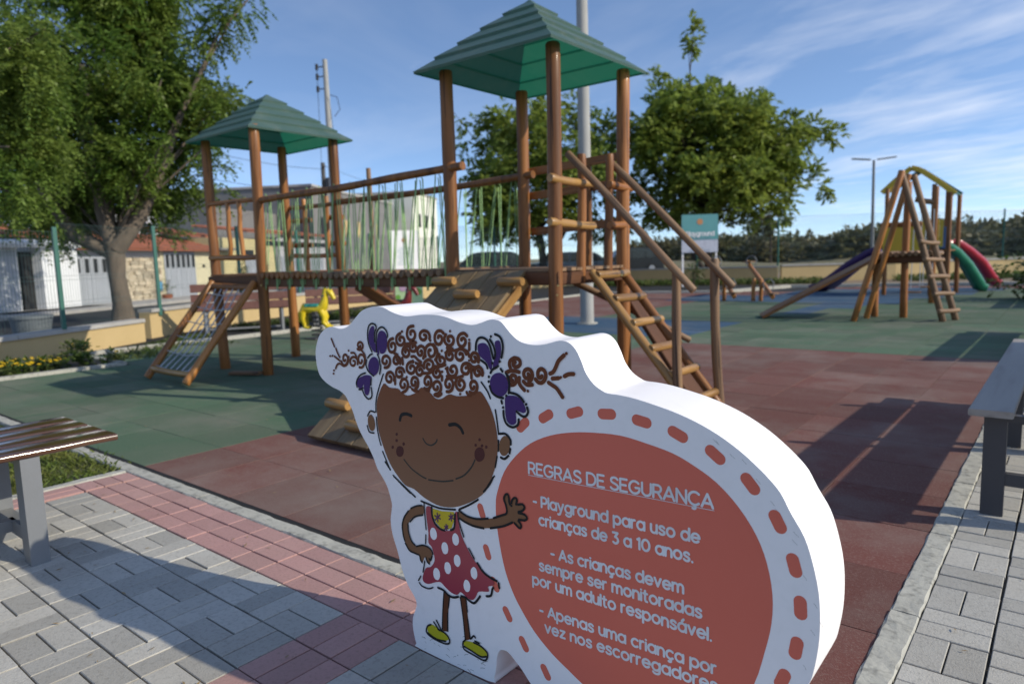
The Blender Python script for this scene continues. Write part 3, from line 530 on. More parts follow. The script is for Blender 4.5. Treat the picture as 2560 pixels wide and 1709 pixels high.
('hair_bow','ink',8,0.0042,"2770,8580 2550,8510 2370,8370 2290,8210 2320,8090"),
('hair_bow','ink',8,0.0042,"2400,8020 2510,8030 2620,8100"),
('hair_bow','ink',8,0.0042,"2560,8040 2660,7870 2820,7760 2980,7810 3030,7940 3010,8140"),
('hair_bow','ink',8,0.0042,"3000,8210 3030,8420"),
('hair_bow','ink',8,0.0052,"7480,9590 7500,9770 7580,9900 7730,9940 7890,9880 8000,9720 8080,9460 8120,9390 8170,9540 8110,9750 8000,9900"),
('hair_bow','ink',8,0.0052,"8180,10050 8330,10000 8420,9870 8440,9680 8380,9440"),
('hair_bow','ink',8,0.0052,"7660,9320 7830,9230 7880,9120"),
('hair_bow','ink',8,0.0052,"7980,9000 8060,9100 8200,9170"),
('hair_bow','ink',8,0.0052,"8340,9140 8400,9070"),
('hair_bow','ink',8,0.0052,"8520,9030 8600,8900 8620,8700 8590,8510"),
('hair_bow','ink',8,0.0052,"7940,8640 8010,8480 8190,8380 8400,8360"),
('hair_bow','ink',8,0.0052,"8630,8530 8830,8510 8980,8440 9090,8330"),
('hair_bow','ink',8,0.0052,"9190,8200 9220,8080 9140,7960 9010,7950 8840,8050"),
('hair_bow','ink',8,0.0052,"8900,7850 8870,7700 8690,7610 8490,7670 8400,7840 8390,8020"),
('hair_bow','ink',8,0.0052,"8330,8280 8350,8210"),
('face','ink',5,0.0038,"3610,8610 3340,8090 3200,7730 3170,7370"),
('face','ink',5,0.0038,"3170,7210 3190,6860 3260,6520 3330,6330"),
('face','ink',5,0.0038,"3390,6140 3570,5820 3700,5600"),
('face','ink',5,0.0038,"3830,5450 4200,5220 4570,5020"),
('face','ink',5,0.0038,"7630,8720 7840,8490 7940,8300"),
('face','ink',5,0.0038,"8100,8010 8150,7680 8190,7350"),
('face','ink',5,0.0038,"8180,7180 8160,6880"),
('face','ink',5,0.0038,"8110,6730 8030,6410"),
('face','ink',5,0.0038,"7990,6160 7860,6000 7630,5680"),
('face','ink',5,0.0045,"3490,5820 3710,5600"),
('face','ink',5,0.0045,"3860,5420 4300,5190 4790,4940"),
('face','ink',5,0.0045,"5040,4860 5280,4840 5820,4800 6460,4890"),
('face','ink',5,0.0045,"6630,4940 7020,5150 7360,5370"),
('face','ink',5,0.0045,"7580,5640 7800,5880 7940,6110"),
('face','ink',5,0.008,"4270,7250 4360,7420 4580,7480 4790,7450"),
('face','ink',5,0.008,"6360,7370 6600,7420 6790,7340 6880,7210"),
('face','smile',5,0.0035,"5250,6820 5370,6690 5580,6660 5780,6770 5840,6870"),
('face','smile',5,0.0035,"4370,6040 4680,5810 5100,5650 5300,5610"),
('face','smile',5,0.0035,"5410,5590 5970,5640 6420,5750"),
('face','smile',5,0.0035,"6540,5820 6860,5980 7150,6260 7300,6500"),
('ear','ink',5,0.004,"3110,7360 2900,7370 2750,7200"),
('ear','ink',5,0.004,"2710,6880 2790,6690 3020,6680"),
('ear','ink',5,0.005,"8230,7370 8440,7390 8590,7260 8600,7130"),
('ear','ink',5,0.005,"8580,7010 8550,6880"),
('ear','ink',5,0.005,"8510,6810 8370,6700 8240,6720"),
('arm','ink',8,0.004,"5060,4730 4840,4670 4580,4540"),
('arm','ink',8,0.004,"4460,4430 4260,4190 4150,3910 4170,3610 4230,3420"),
('arm','ink',8,0.004,"4250,3350 4420,3160 4640,3130 4850,3120"),
('arm','ink',8,0.004,"4880,3090 4910,2970 4970,2910"),
('arm','ink',8,0.004,"5100,4440 4750,4310 4510,4100"),
('arm','ink',8,0.004,"4410,4010 4430,3740 4540,3490 4690,3390"),
('arm','ink',8,0.004,"4750,3370 5010,3470 5230,3480 5400,3410 5460,3300"),
('arm','ink',8,0.004,"5140,3120 5200,2990 5290,2950"),
('arm','ink',8,0.004,"5290,3110 5350,3080 5420,3230"),
('arm','ink',8,0.0048,"6610,4910 6760,4840 6980,4790 7310,4800 7710,4900"),
('arm','ink',8,0.0048,"7920,4960 8210,5100 8390,5200 8380,5400 8310,5570 8360,5700 8450,5740 8490,5640 8500,5500 8570,5440"),
('arm','ink',8,0.0048,"8570,5520 8600,5610 8690,5690 8760,5650 8730,5510"),
('arm','ink',8,0.0048,"8790,5520 8940,5560 9010,5490 8950,5390 8800,5320"),
('arm','ink',8,0.0048,"8800,5290 9000,5290 9090,5210 9000,5130 8810,5110"),
('arm','ink',8,0.0048,"8790,5070 8860,5010 8880,4920 8810,4880 8650,4980"),
('arm','ink',8,0.0048,"8580,4980 8250,4800 7790,4640"),
('arm','ink',8,0.0048,"7540,4580 7160,4560 6810,4610 6620,4670"),
('dress','ink',8,0.0035,"5170,4830 5190,4360 5210,4010"),
('dress','ink',8,0.0035,"5190,3840 5160,3560"),
('dress','ink',8,0.0035,"5090,2990 5040,2790 4990,2610"),
('dress','ink',8,0.0035,"4880,2450 4770,2280"),
('dress','ink',8,0.0035,"4800,2220 4920,2140 5200,2140 5390,2230"),
('dress','ink',8,0.0035,"6570,4840 6580,4600 6760,4150"),
('dress','ink',8,0.0035,"6940,3850 7140,3590"),
('dress','ink',8,0.0052,"5610,2290 5850,2270 6050,2170 6250,2170 6450,2250"),
('dress','ink',8,0.0052,"6560,2300 6750,2310 6860,2260 7050,2230 7190,2360 7310,2520"),
('dress','ink',8,0.0052,"7550,2590 7720,2660 7780,2850 7820,2920"),
('dress','ink',8,0.0052,"7250,3490 7450,3290 7710,3190 7960,3150"),
('dress','ink',8,0.0052,"8020,3110 8040,2970"),
('dress','ink',8,0.0052,"5490,4760 5500,4500 5610,4280 5810,4170 5990,4160"),
('dress','ink',8,0.0052,"6250,4230 6400,4350 6450,4750"),
('dress','star',7.0,0.0035,"5610,4530 5840,4480"),
('dress','star',7.2,0.0035,"5720,4630 5730,4370"),
('dress','star',7.0,0.0035,"5830,4600 5620,4400"),
('dress','star',7.0,0.0035,"6200,4650 6380,4600"),
('dress','star',7.2,0.0035,"6280,4730 6290,4520"),
('dress','star',7.0,0.0035,"6370,4710 6200,4540"),
('dress','star',7.0,0.0035,"6000,4290 6140,4260"),
('dress','star',7.2,0.0035,"6070,4360 6080,4190"),
('dress','star',7.0,0.0035,"6140,4340 6010,4210"),
('leg','ink',5,0.0035,"5850,2200 5770,1610 5710,960"),
('leg','ink',5,0.0035,"6080,2150 6010,1780"),
('leg','ink',5,0.0035,"5970,1590 5940,1010"),
('leg','ink',5,0.0035,"6520,2240 6600,1650 6650,980"),
('leg','ink',5,0.0035,"6740,2280 6780,1880"),
('leg','ink',5,0.0035,"6780,1660 6850,1090"),
('shoe','ink',8,0.004,"5230,990 5080,890 5020,680 5260,580 5690,560 5960,620 6000,780 5830,910 5530,940"),
('shoe','ink',8,0.004,"5080,680 5450,600 5840,660"),
('shoe','ink',8,0.004,"5360,1120 5590,920"),
('shoe','ink',8,0.004,"5480,1210 5680,950"),
('shoe','ink',8,0.004,"6650,960 6560,860 6600,670 6970,620 7350,590 7490,700 7500,880 7260,990 6990,1010"),
('shoe','ink',8,0.004,"6610,760 6920,720 7250,670 7470,750"),
('shoe','ink',8,0.004,"6880,1080 7000,1220 7060,1180"),
('shoe','ink',8,0.004,"7040,1070 7210,1060"),
]
INK=mat('print_ink',(.016,.016,.018),.4); ARTM={'ink':INK,
 'hair':mat('print_hair_brown',(.19,.055,.02),.5,(.11,.033,.014),3),'purple':mat('print_purple',(.072,.030,.155),.5,(.068,.028,.14),3),
 'skin_flat':mat('print_skin',(.24,.115,.055),.5,(.22,.105,.05),3),'skin_dark':mat('print_skin_dark',(.13,.042,.016),.5,(.12,.04,.016),3),
 'smile':mat('print_smile',(.045,.045,.038),.5),'blush':mat('print_blush',(.105,.030,.026),.5),'dress':None,'yellow':mat('print_yellow',(.62,.50,.03),.5,(.6,.42,.03),20),
 'white_print':WHITEP,'star':mat('print_star',(.14,.05,.12),.5),'shoe':mat('print_shoe_yellow',(.52,.47,.02),.5,(.48,.43,.02),4),
 'orange':mat('print_orange',(.72,.17,.115),.5,(.69,.155,.10),2.5)}
for m_ in ARTM.values():
    if m_ and m_ is not WHITEP: m_.node_tree.nodes['Principled BSDF'].inputs['Specular IOR Level'].default_value=.2
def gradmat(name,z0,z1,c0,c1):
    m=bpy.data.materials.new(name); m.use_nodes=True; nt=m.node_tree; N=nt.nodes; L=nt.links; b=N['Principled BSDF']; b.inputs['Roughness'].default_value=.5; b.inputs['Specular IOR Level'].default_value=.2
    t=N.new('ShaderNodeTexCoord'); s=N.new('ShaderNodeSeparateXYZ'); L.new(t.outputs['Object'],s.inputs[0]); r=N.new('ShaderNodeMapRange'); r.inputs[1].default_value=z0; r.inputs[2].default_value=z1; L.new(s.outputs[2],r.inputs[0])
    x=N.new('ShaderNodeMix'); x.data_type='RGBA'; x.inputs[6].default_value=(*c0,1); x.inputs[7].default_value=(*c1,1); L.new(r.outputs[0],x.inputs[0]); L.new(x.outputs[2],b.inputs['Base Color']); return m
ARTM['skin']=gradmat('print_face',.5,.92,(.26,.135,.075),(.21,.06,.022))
ARTM['dress']=gradmat('print_dress',.16,.34,(.30,.022,.055),(.40,.075,.085))
SY=1.389
sign=root('rules_sign',(-1.2,SY+.09,0),'thick white cut-out sign with a cartoon girl beside an orange bubble of playground rules','sign')
dec=lambda s:[(int(a)/1e4-2,int(b_)/1e4) for a,b_ in (q.split(',') for q in s.split())]
OUT=crspline(dec(PANEL_OUT),3)
b=MB(); b.prism(OUT,SY,SY+.19,True); panel=b.build('panel',WHITEP,sign)
def area(P): return sum(P[i][0]*P[(i+1)%len(P)][1]-P[(i+1)%len(P)][0]*P[i][1] for i in range(len(P)))
def fillmesh(b,P,y):
    if area(P)<0: P=P[::-1]
    b.add([(x,y,z) for x,z in P],[tuple(range(len(P)))])
def ribbon(b,P,wd,y,closed=False):
    """flat printed line with round ends facing -y"""
    P=[Vector(p) for p in P]; n=len(P)
    if n<2: return
    if n>6 and (P[0]-P[-1]).length<wd*.2:
        P=P[:-1]; n-=1; vs=[]
        for sg in (-1,1):
            for i in range(n):
                d=(P[(i+1)%n]-P[i-1]).normalized(); q=Vector((-d.y,d.x))*wd/2*sg; vs.append((P[i].x+q.x,y,P[i].y+q.y))
        b.add(vs,[(i,(i+1)%n,n+(i+1)%n,n+i) for i in range(n)]); return
    Lf=[];Rt=[]
    for i in range(n):
        d=(P[min(i+1,n-1)]-P[max(i-1,0)]).normalized(); q=Vector((-d.y,d.x))*wd/2; Lf.append(P[i]+q); Rt.append(P[i]-q)
    def cap(c,d):
        a=math.atan2(d.y,d.x); return [c+Vector((math.cos(a+t),math.sin(a+t)))*wd/2 for t in ((-PI/3,0,PI/3) if wd<.012 else [PI*q/10 for q in range(-4,5)])]
    d1=(P[-1]-P[-2]).normalized(); d0=(P[0]-P[1]).normalized()
    vs=[(v.x,y,v.y) for v in Rt+Lf]; b.add(vs,[(i,i+1,n+i+1,n+i) for i in range(n-1)])
    e=[Rt[-1]]+cap(P[-1],d1)+[Lf[-1]]; b.add([(v.x,y,v.y) for v in e],[tuple(range(len(e)))])
    e=[Lf[0]]+cap(P[0],d0)+[Rt[0]]; b.add([(v.x,y,v.y) for v in e],[tuple(range(len(e)))])
b=MB(); r=random.Random(3)
for k in range(46):
    x=r.uniform(-1.53,-1.26) if k%3 else r.uniform(-1.0,-.6); z=r.uniform(.006,.05 if k%2 else .11); a_=r.uniform(-1,1)*.6; l_=r.uniform(.003,.02)
    ribbon(b,[(x,z),(x+l_*.5*math.cos(a_),z+l_*.5*math.sin(a_)+.001),(x+l_*math.cos(a_),z+l_*math.sin(a_))],r.uniform(.0008,.0022),SY-.0002-.00001*(k%7))
for k in range(14):
    u=r.uniform(.2,1.0); x=-.754+.399*math.sin(u*1.9); z=.464+.399*math.cos(u*1.9); x-=r.uniform(.004,.03); z-=r.uniform(.002,.02); ribbon(b,[(x,z),(x+.004,z-.004),(x+.006+.006*r.random(),z-.009)],.0007,SY-.0002)
b.build('scuff_marks',mat('grey_scuff',(.42,.41,.38),.7),panel)['kind']='stuff'
girl=MB; groups={}
cnt=0
CUT={'hair_curls':(-1.80,-1.135),'hair_bow':(-1.55,),'ear':(-1.4,),'arm':(-1.42,),'leg':(-1.452,),'shoe':(-1.44,)}
def gm(g,c,P):
    x=sum(p[0] for p in P)/len(P); return groups.setdefault((g+'|'+str(sum(x>q for q in CUT.get(g,()))),c),MB())
for g,c,l,sm,s in FILLS:
    cnt+=1; P=dec(s); P=crspline(P,3) if sm else P; fillmesh(gm(g,c,P),P,SY-.0003*l-.00002*(cnt%9))
for g,c,l,wd,s in STROKES:
    cnt+=1; P=dec(s); P=crspline(P,4,False) if len(P)>2 else P; ribbon(gm(g,c,P),P,wd*(1.6 if c=='hair' else 1.34),SY-.0003*l-.00002*(cnt%9))
names={'hair_curls':'printed_hair','hair_bow':'printed_hair_bow','face':'printed_face','ear':'printed_ear','arm':'printed_arm','dress':'printed_dress','leg':'printed_leg','shoe':'printed_shoe'}
main={}
for (g,c),b in groups.items():
    gn=g.split('|')[0]
    first=g not in main
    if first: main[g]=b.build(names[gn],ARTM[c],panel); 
    if first and gn=='hair_curls': main[g]['kind']='stuff'
    if first: pass
    else: b.build(names[gn]+{'ink':'_outline','skin':'_skin','smile':'_smile','blush':'_blush','yellow':'_bib','white_print':'_dot','star':'_star'}.get(c,'_fill'),ARTM[c],panel)['kind']='stuff'
b=MB(); fillmesh(b,crspline(dec(BUBBLE),3),SY-.0003); bubble=b.build('printed_bubble',ARTM['orange'],sign)
DASH=[(-1.023,.803),(-.935,.823),(-.844,.83),(-.752,.824),(-.663,.806),(-.577,.773),(-.501,.723),(-.444,.654),(-.41,.57),(-.396,.484),(-.403,.395),(-.429,.317),(-.475,.245),(-.535,.19),(-1.238,.39),(-1.171,.228),(-1.116,.159),(-1.044,.104),(-1.254,.505),(-1.098,.771),(-1.214,.302)]
for i,(x,z) in enumerate(DASH):
    t=Vector((z-.46,-(x+.81))).normalized()
    if x<-1.03 and z<.6: t=Vector((-.35 if z>.35 else -.62,1)).normalized()
    ln=.0125 if z>.6 or x>-.6 else .012; wdd=.026 if z>.6 or x>-.6 else .022
    b=MB(); P=[Vector((x,z))+t*k*ln for k in (-1,0,1)]; ribbon(b,P,wdd,SY-.00035-.00002*(i%3)); b.build('printed_dash',ARTM['orange'],sign)
# stroke lettering -------------------------------------------------
def A_(cx,cz,rx,rz,a0,a1,n=None):
    n=n or max(4,int(abs(a1-a0)/18)); return [(cx+rx*math.cos(R(a0+(a1-a0)*i/n)),cz+rz*math.sin(R(a0+(a1-a0)*i/n))) for i in range(n+1)]
O_=A_(.36,.37,.36,.37,0,360)
GL={'a':([O_,[(.72,0),(.72,.74)]],.72),'c':([A_(.36,.37,.36,.37,48,312)],.62),'d':([O_,[(.72,0),(.72,1.05)]],.72),
'e':([[(.02,.38),(.71,.38)],A_(.36,.37,.355,.37,0,318)],.70),'g':([O_,[(.72,.74),(.72,0)]+A_(.38,-.05,.34,.27,0,-150)],.72),
'i':([[(0,0),(0,.74)],[(0,1.0),(0,1.003)]],0),'l':([[(0,0),(0,1.05)]],0),'m':([[(0,0),(0,.74)],A_(.26,.46,.25,.28,180,0)+[(.51,0)],A_(.77,.46,.25,.28,180,0)+[(1.02,0)]],1.02),
'n':([[(0,0),(0,.74)],A_(.30,.44,.29,.30,180,0)+[(.59,0)]],.59),'o':([O_],.72),'p':([O_,[(0,-.34),(0,.74)]],.72),
'r':([[(0,0),(0,.74)],A_(.26,.46,.25,.28,180,75)],.34),
's':([[(.50,.62),(.40,.71),(.27,.74),(.13,.71),(.05,.62),(.05,.52),(.14,.44),(.28,.38),(.43,.32),(.51,.23),(.51,.12),(.41,.03),(.27,0),(.12,.03),(.02,.12)]],.52),
't':([[(.16,.98),(.16,.22)]+A_(.32,.18,.16,.18,180,290),[(0,.72),(.38,.72)]],.40),'u':([[(0,.74)]+A_(.29,.29,.29,.29,180,360)+[(.58,.74)],[(.58,.0),(.58,.5)]],.58),
'v':([[(0,.74),(.30,.02)],[(.30,.02),(.60,.74)]],.60),'y':([[(0,.74),(.31,.03)],[(.62,.74),(.20,-.30),(.08,-.34),(-.02,-.32)]],.62),
'z':([[(.03,.71),(.52,.71)],[(.52,.71),(.02,.03)],[(.02,.03),(.54,.03)]],.54),
'R':([[(0,0),(0,1)],[(0,1),(.32,1)]+A_(.36,.72,.27,.28,90,-90)+[(0,.44)],[(.36,.44),(.66,0)]],.66),'E':([[(0,0),(0,1)],[(0,1),(.58,1)],[(0,.52),(.50,.52)],[(0,0),(.60,0)]],.60),
'G':([A_(.46,.5,.46,.5,45,332)+[(.88,.48)],[(.88,.48),(.54,.48)]],.90),'A':([[(0,0),(.42,1)],[(.42,1),(.84,0)],[(.14,.30),(.70,.30)]],.84),
'S':([[(.62,.86),(.50,.97),(.33,1),(.15,.96),(.05,.84),(.05,.70),(.15,.59),(.34,.51),(.54,.43),(.65,.31),(.65,.16),(.54,.04),(.34,0),(.14,.04),(.01,.15)]],.66),
'D':([[(0,0),(0,1)],[(0,1),(.30,1)]+A_(.34,.5,.46,.5,90,-90)+[(0,0)]],.80),'U':([[(0,1)]+A_(.37,.37,.37,.37,180,360)+[(.74,1)]],.74),'N':([[(0,0),(0,1)],[(0,1),(.74,0)],[(.74,0),(.74,1)]],.74),
'C':([A_(.46,.5,.46,.5,45,315)],.80),'P':([[(0,0),(0,1)],[(0,1),(.32,1)]+A_(.36,.70,.28,.30,90,-90)+[(0,.40)]],.64),
'3':([[(.04,1),(.56,1)],[(.56,1),(.28,.60)],[(.28,.60)]+A_(.30,.30,.30,.30,85,-140)],.60),'1':([[(0,.86),(.22,1)],[(.22,1),(.22,0)]],.26),'0':([A_(.38,.5,.38,.5,0,360)],.76),
'-':([[(0,.38),(.34,.38)]],.34),'.':([[(.05,.02),(.053,.02)]],.1),' ':([],.20)}
CED=[(.30,-.02),(.34,-.10),(.44,-.16),(.42,-.27),(.30,-.31),(.20,-.28)]
GL['ç']=(GL['c'][0]+[CED],.62); GL['á']=(GL['a'][0]+[[(.34,.92),(.50,1.12)]],.72); GL['Ç']=(GL['C'][0]+[[(a+.1,b_) for a,b_ in CED]],.80)
def lettering(b,txt,x0,z0,x1,z1,h,wd,y,gap=.24,plane=None):
    tw=sum(GL[c][1]+gap for c in txt)-gap; sx=(x1-x0)/tw; x=0; k=0
    for c in txt:
        for s in GL[c][0]:
            P=[(x0+(x+px_)*sx, z0+(z1-z0)*(x+px_)/tw+pz*h) for px_,pz in s]
            if len(P)>4 and c=='s' or c=='S': P=crspline(P,2,False)
            ribbon(b,P,wd,y-.00003*(k%10)); k+=1
        x+=GL[c][1]+gap
LINES=[('REGRAS DE SEGURANÇA',-1.082,.6445,-.581,.654,.0295,.0058,.2),('- Playground para uso de',-1.069,.5605,-.612,.5685,.0265,.0060,.24),('crianças de 3 a 10 anos.',-1.052,.512,-.627,.520,.0265,.0060,.24),
('- As crianças devem',-1.016,.431,-.650,.441,.0265,.0060,.24),('sempre ser monitoradas',-1.055,.387,-.607,.396,.0265,.0060,.24),('por um adulto responsável.',-1.078,.343,-.583,.350,.0265,.0060,.24),
('- Apenas uma criança por',-1.057,.264,-.573,.275,.0265,.0060,.24),('vez nos escorregadores',-1.041,.219,-.570,.235,.0265,.0060,.24)]
LETW=mat('print_white_letters',(.86,.85,.86),.5)
for t_,x0,z0,x1,z1,h_,w_,g_ in LINES:
    b=MB(); lettering(b,t_,x0,z0,x1,z1,h_,w_,SY-.0008,g_)
    if 'REGRAS' in t_: ribbon(b,[(-1.084,.6395),(-.80,.6455),(-.578,.6495)],.0014,SY-.0013)
    b.build('lettering_line',LETW,bubble)

# ------------------------------------------------------------------ main wooden playset
PS=root('wooden_playset',(-5.5,4.7,0),'big varnished log playset with two green-roofed towers joined by a rope-sided bridge','playset')
XA,XB=-7.97,-6.93; XC,XD=-4.05,-2.98; YF,YB=4.22,5.22; DK=1.125
def post(x,y,h,x1=None,y1=None,r=.059,m=WOOD,p=PS,nm='post',z0=-.05): return log(nm,(x,y,z0),(x1 if x1 is not None else x,y1 if y1 is not None else y,h),r,m,p,12,.008,.92,10)
post(-6.96,4.24,2.70,-6.85,4.21); post(-7.90,4.25,2.68,-8.0,4.27); post(-8.05,5.33,2.70,-7.93,5.25); post(-7.0,5.35,2.70,-6.9,5.27)
post(XC,YF,2.72,-4.03,4.22); post(XD,YF,2.72,-2.98,4.22,.056); post(-4.03,5.20,2.72); post(-2.98,5.22,2.72,r=.058)
def tower_roof(cx,cy,z0,hw,ht,rz):
    """pyramid of five overlapping rings, hollow underneath"""
    b=MB(); N_=5; M=Matrix.Rotation(rz,3,'Z')
    def ring(w_,z): return [M@Vector((sx*w_,sy*w_,0))+Vector((cx,cy,z)) for sx,sy in ((-1,-1),(1,-1),(1,1),(-1,1))]
    vs=[];z=z0;lvl=[]
    for k in range(N_):
        w0=hw*(1-k/N_)+ (.012 if k else 0); w1=hw*(1-(k+1)/N_)+.035 if k<N_-1 else .03
        za=z0+ht*k/N_; zb=z0+ht*(k+1)/N_-.018
        lvl+= [ring(w0+.012,za-.012),ring(w0+.018,za+.008),ring(w1,zb)]
    lvl+=[ring(.012,z0+ht)]
    allv=[v for r_ in lvl for v in r_]; n=len(lvl)
    b.add(allv,[(i*4+j,i*4+(j+1)%4,(i+1)*4+(j+1)%4,(i+1)*4+j) for i in range(n-1) for j in range(4)]+[tuple(range(4*n-4,4*n))])
    return b.build('roof',ROOFG,PS)
tower_roof(-3.52,4.70,2.70,.66,.56,0); tower_roof(-7.44,4.77,2.655,.66,.53,0)
# platforms and beams
for x0,x1,nm in ((XA,XB,'deck_board'),(XC,XD,'deck_board')):
    n=8
    for i in range(n):
        y=YF-.02+(YB-YF+.04)*(i+.5)/n; plank(nm,(x0-.02,y,DK-.012),(x1+.02,y,DK-.012),(YB-YF+.04)/n-.008,.024,WOOD if x0<-6 else WOODW,PS)
    for y in (YF-.01,YB+.01): plank('beam',(x0-.04,y,DK-.075),(x1+.04,y,DK-.075),.05,.10,BEAM,PS)
    for x in (x0,x1): plank('beam',(x,YF,DK-.08),(x,YB,DK-.08),.05,.095,BEAM,PS)
# bridge
nb=30
for i in range(nb):
    x=XB+.07+(XC-XB-.12)*(i+.5)/nb; log('bridge_log',(x,YF-.06,DK-.02-.012*math.sin(PI*(i+.5)/nb)),(x,YB+.06,DK-.02-.012*math.sin(PI*(i+.5)/nb)),.037,WOOD if i<12 else WOODW,PS,8,.002,.97,3)
for y in (YF,YB): plank('beam',(XB,y,DK-.10),(XC,y,DK-.095),.05,.09,BEAM,PS)
def rail(pts,r,m=WOOD,nm='handrail'):
    pts=[Vector(p) for p in pts]; b=MB(); P=crspline([(p.x,p.z) for p in pts],5,False); y0,y1=pts[0].y,pts[-1].y
    b.tube([(q[0],y0+(y1-y0)*i/(len(P)-1),q[1]) for i,q in enumerate(P)],[r*(1+.06*math.sin(i*1.3)) for i in range(len(P))],10); return b.build(nm,m,PS)
rail([(-6.9,YF-.0,1.905),(-6.2,YF,1.915),(-5.5,YF,1.915),(-4.8,YF,1.935),(-3.86,YF-.02,1.955)],.034)
rail([(-6.9,YB,1.93),(-6.0,YB,1.925),(-5.2,YB,1.93),(-4.5,YB,1.945),(-3.9,YB-.03,1.965)],.034)
def ropes(y,ph):
    n=12; x0=XB+.14; x1=XC-.02; dx=(x1-x0)/n
    for i in range(n):
        ax=x0+dx*(i+.5)+rnd.uniform(-.03,.03)+ph; bx0=x0+dx*i; bx1=x0+dx*(i+1)
        zt=1.93+.0; w_=rnd.uniform(.03,.07)
        b=MB(); b.tube([(bx0+.01,y-.045,DK-.17),(bx0+.015,y-.03,DK+.02),(ax-w_*.4,y-.01,zt-.05),(ax,y-.02,zt+.035),(ax+w_*.4,y+.02,zt-.03),(bx1-.015,y-.03,DK+.02),(bx1-.005,y-.045,DK-.17)],.0052,5); b.build('rope',ROPE,PS)
        b=MB(); b.tube([(bx0+dx*.12,y-.03,DK-.12),(ax-.012+rnd.uniform(-.05,.05),y,zt-.04),(ax+.012,y,zt-.04),(bx1-dx*.14+rnd.uniform(-.03,.03),y-.03,DK-.12)],.0045,5); b.build('rope',ROPE,PS)
ropes(YF,0); ropes(YB,.04)
# left tower guards
log('guard_rail',(-7.93,YF,1.945),(-6.93,YF,1.915),.026,WOOD,PS); log('guard_rail',(-7.97,YF-.01,1.315),(-6.9,YF-.01,1.31),.032,WOODO,PS)
for x,dx in ((-7.52,.02),(-7.28,-.02)):
    b=MB(); b.tube([(x-dx,YF,1.32),(x+.012,YF,1.45),(x-.012,YF,1.62),(x+.01,YF,1.78),(x,YF,1.93)],.026,8); b.build('baluster',WOODO,PS)
log('guard_rail',(-8.0,YB+.08,1.93),(-6.95,YB+.06,1.93),.028,WOODO,PS); log('guard_rail',(-8.0,YB+.08,1.32),(-6.95,YB+.06,1.32),.03,WOODO,PS)
for x in (-7.63,-7.18): log('entry_post',(x,YB+.09,1.0),(x,YB+.09,2.03),.034,WOODO,PS)
for z in (1.455,1.77): log('guard_rung',(-7.98,YB+.14,z),(-7.56,YB+.14,z),.032,WOOD,PS); log('guard_rung',(-7.22,YB+.14,z),(-6.9,YB+.14,z),.032,WOOD,PS)
log('tall_guard_pole',(-6.7,5.6,1.0),(-6.69,5.6,2.34),.03,WOODW,PS)
plank('back_slide_side',(-7.02,5.60,.94),(-5.0,5.60,.10),.05,.15,WOOD,PS); plank('back_slide_bed',(-7.02,5.76,.88),(-5.0,5.76,.04),.27,.03,BEAM,PS)
log('cross_beam',(-6.9,5.3,1.0),(-6.3,6.0,1.0),.04,WOODY,PS)
# chain net ladder on the left tower
NL=[(-7.86,4.16,1.04),(-7.89,3.33,.03)]; NR=[(-6.98,4.16,1.04),(-7.0,3.33,.03)]
log('ladder_side',NL[1],NL[0],.042,WOODO,PS); log('ladder_side',NR[1],NR[0],.042,WOODO,PS)
log('ladder_foot_bar',(-7.88,3.40,.115),(-7.0,3.40,.115),.034,WOODY,PS); log('ladder_top_bar',(-7.9,4.15,.985),(-6.95,4.15,.985),.04,WOOD,PS)
def lerp(a,b,t): return Vector(a)*(1-t)+Vector(b)*t
for i in range(6):
    t=(i+1)/7; a=lerp((-7.88,3.42,.14),(-7.0,3.42,.14),t); c_=lerp((-7.86,4.12,.96),(-6.98,4.12,.96),t); mid=(a+c_)/2+Vector((0,.02,-.04)); b=MB(); b.tube([a,(a+mid)/2+Vector((0,.01,-.02)),mid,(c_+mid)/2+Vector((0,.01,-.015)),c_],.007,5); b.build('chain',CHAIN,PS)
for k in range(6):
    t=(k+.8)/6.6; a=lerp(NL[1],NL[0],t); c_=lerp(NR[1],NR[0],t); b=MB(); b.tube([a,lerp(a,c_,.5)+Vector((0,.0,-.035)),c_],.006,5); b.build('chain',CHAIN,PS)
# plank climbing ramp in front of the right tower
RA=Vector((0,-1.47,-1.04)); rn=Vector((0,-1.04,1.47)).normalized()
for i in range(5):
    x=-4.04+.80*(i+.5)/5; plank('ramp_plank',(x,2.73,.035),(x,4.19,1.10),.154,.035,PLANKM,PS,up=(0,-.58,.81))
for x in (-4.05,-3.23): plank('ramp_side',(x,2.80,.03),(x,4.17,1.03),.032,.075,WOODY if x>-4 else WOOD,PS,up=(0,-.58,.81))
for x,y in ((-3.96,4.06),(-3.60,3.93),(-3.26,4.05),(-3.95,2.95),(-3.58,2.83),(-3.25,2.98),(-3.4,3.35),(-3.85,3.5)):
    z=1.065*(y-2.73)/1.46+.035; c_=Vector((x,y,z))+rn*.045; log('foot_log',c_-Vector((.115,0,0)),c_+Vector((.115,0,0)),.036,WOODY,PS,8,.001,.98,2)
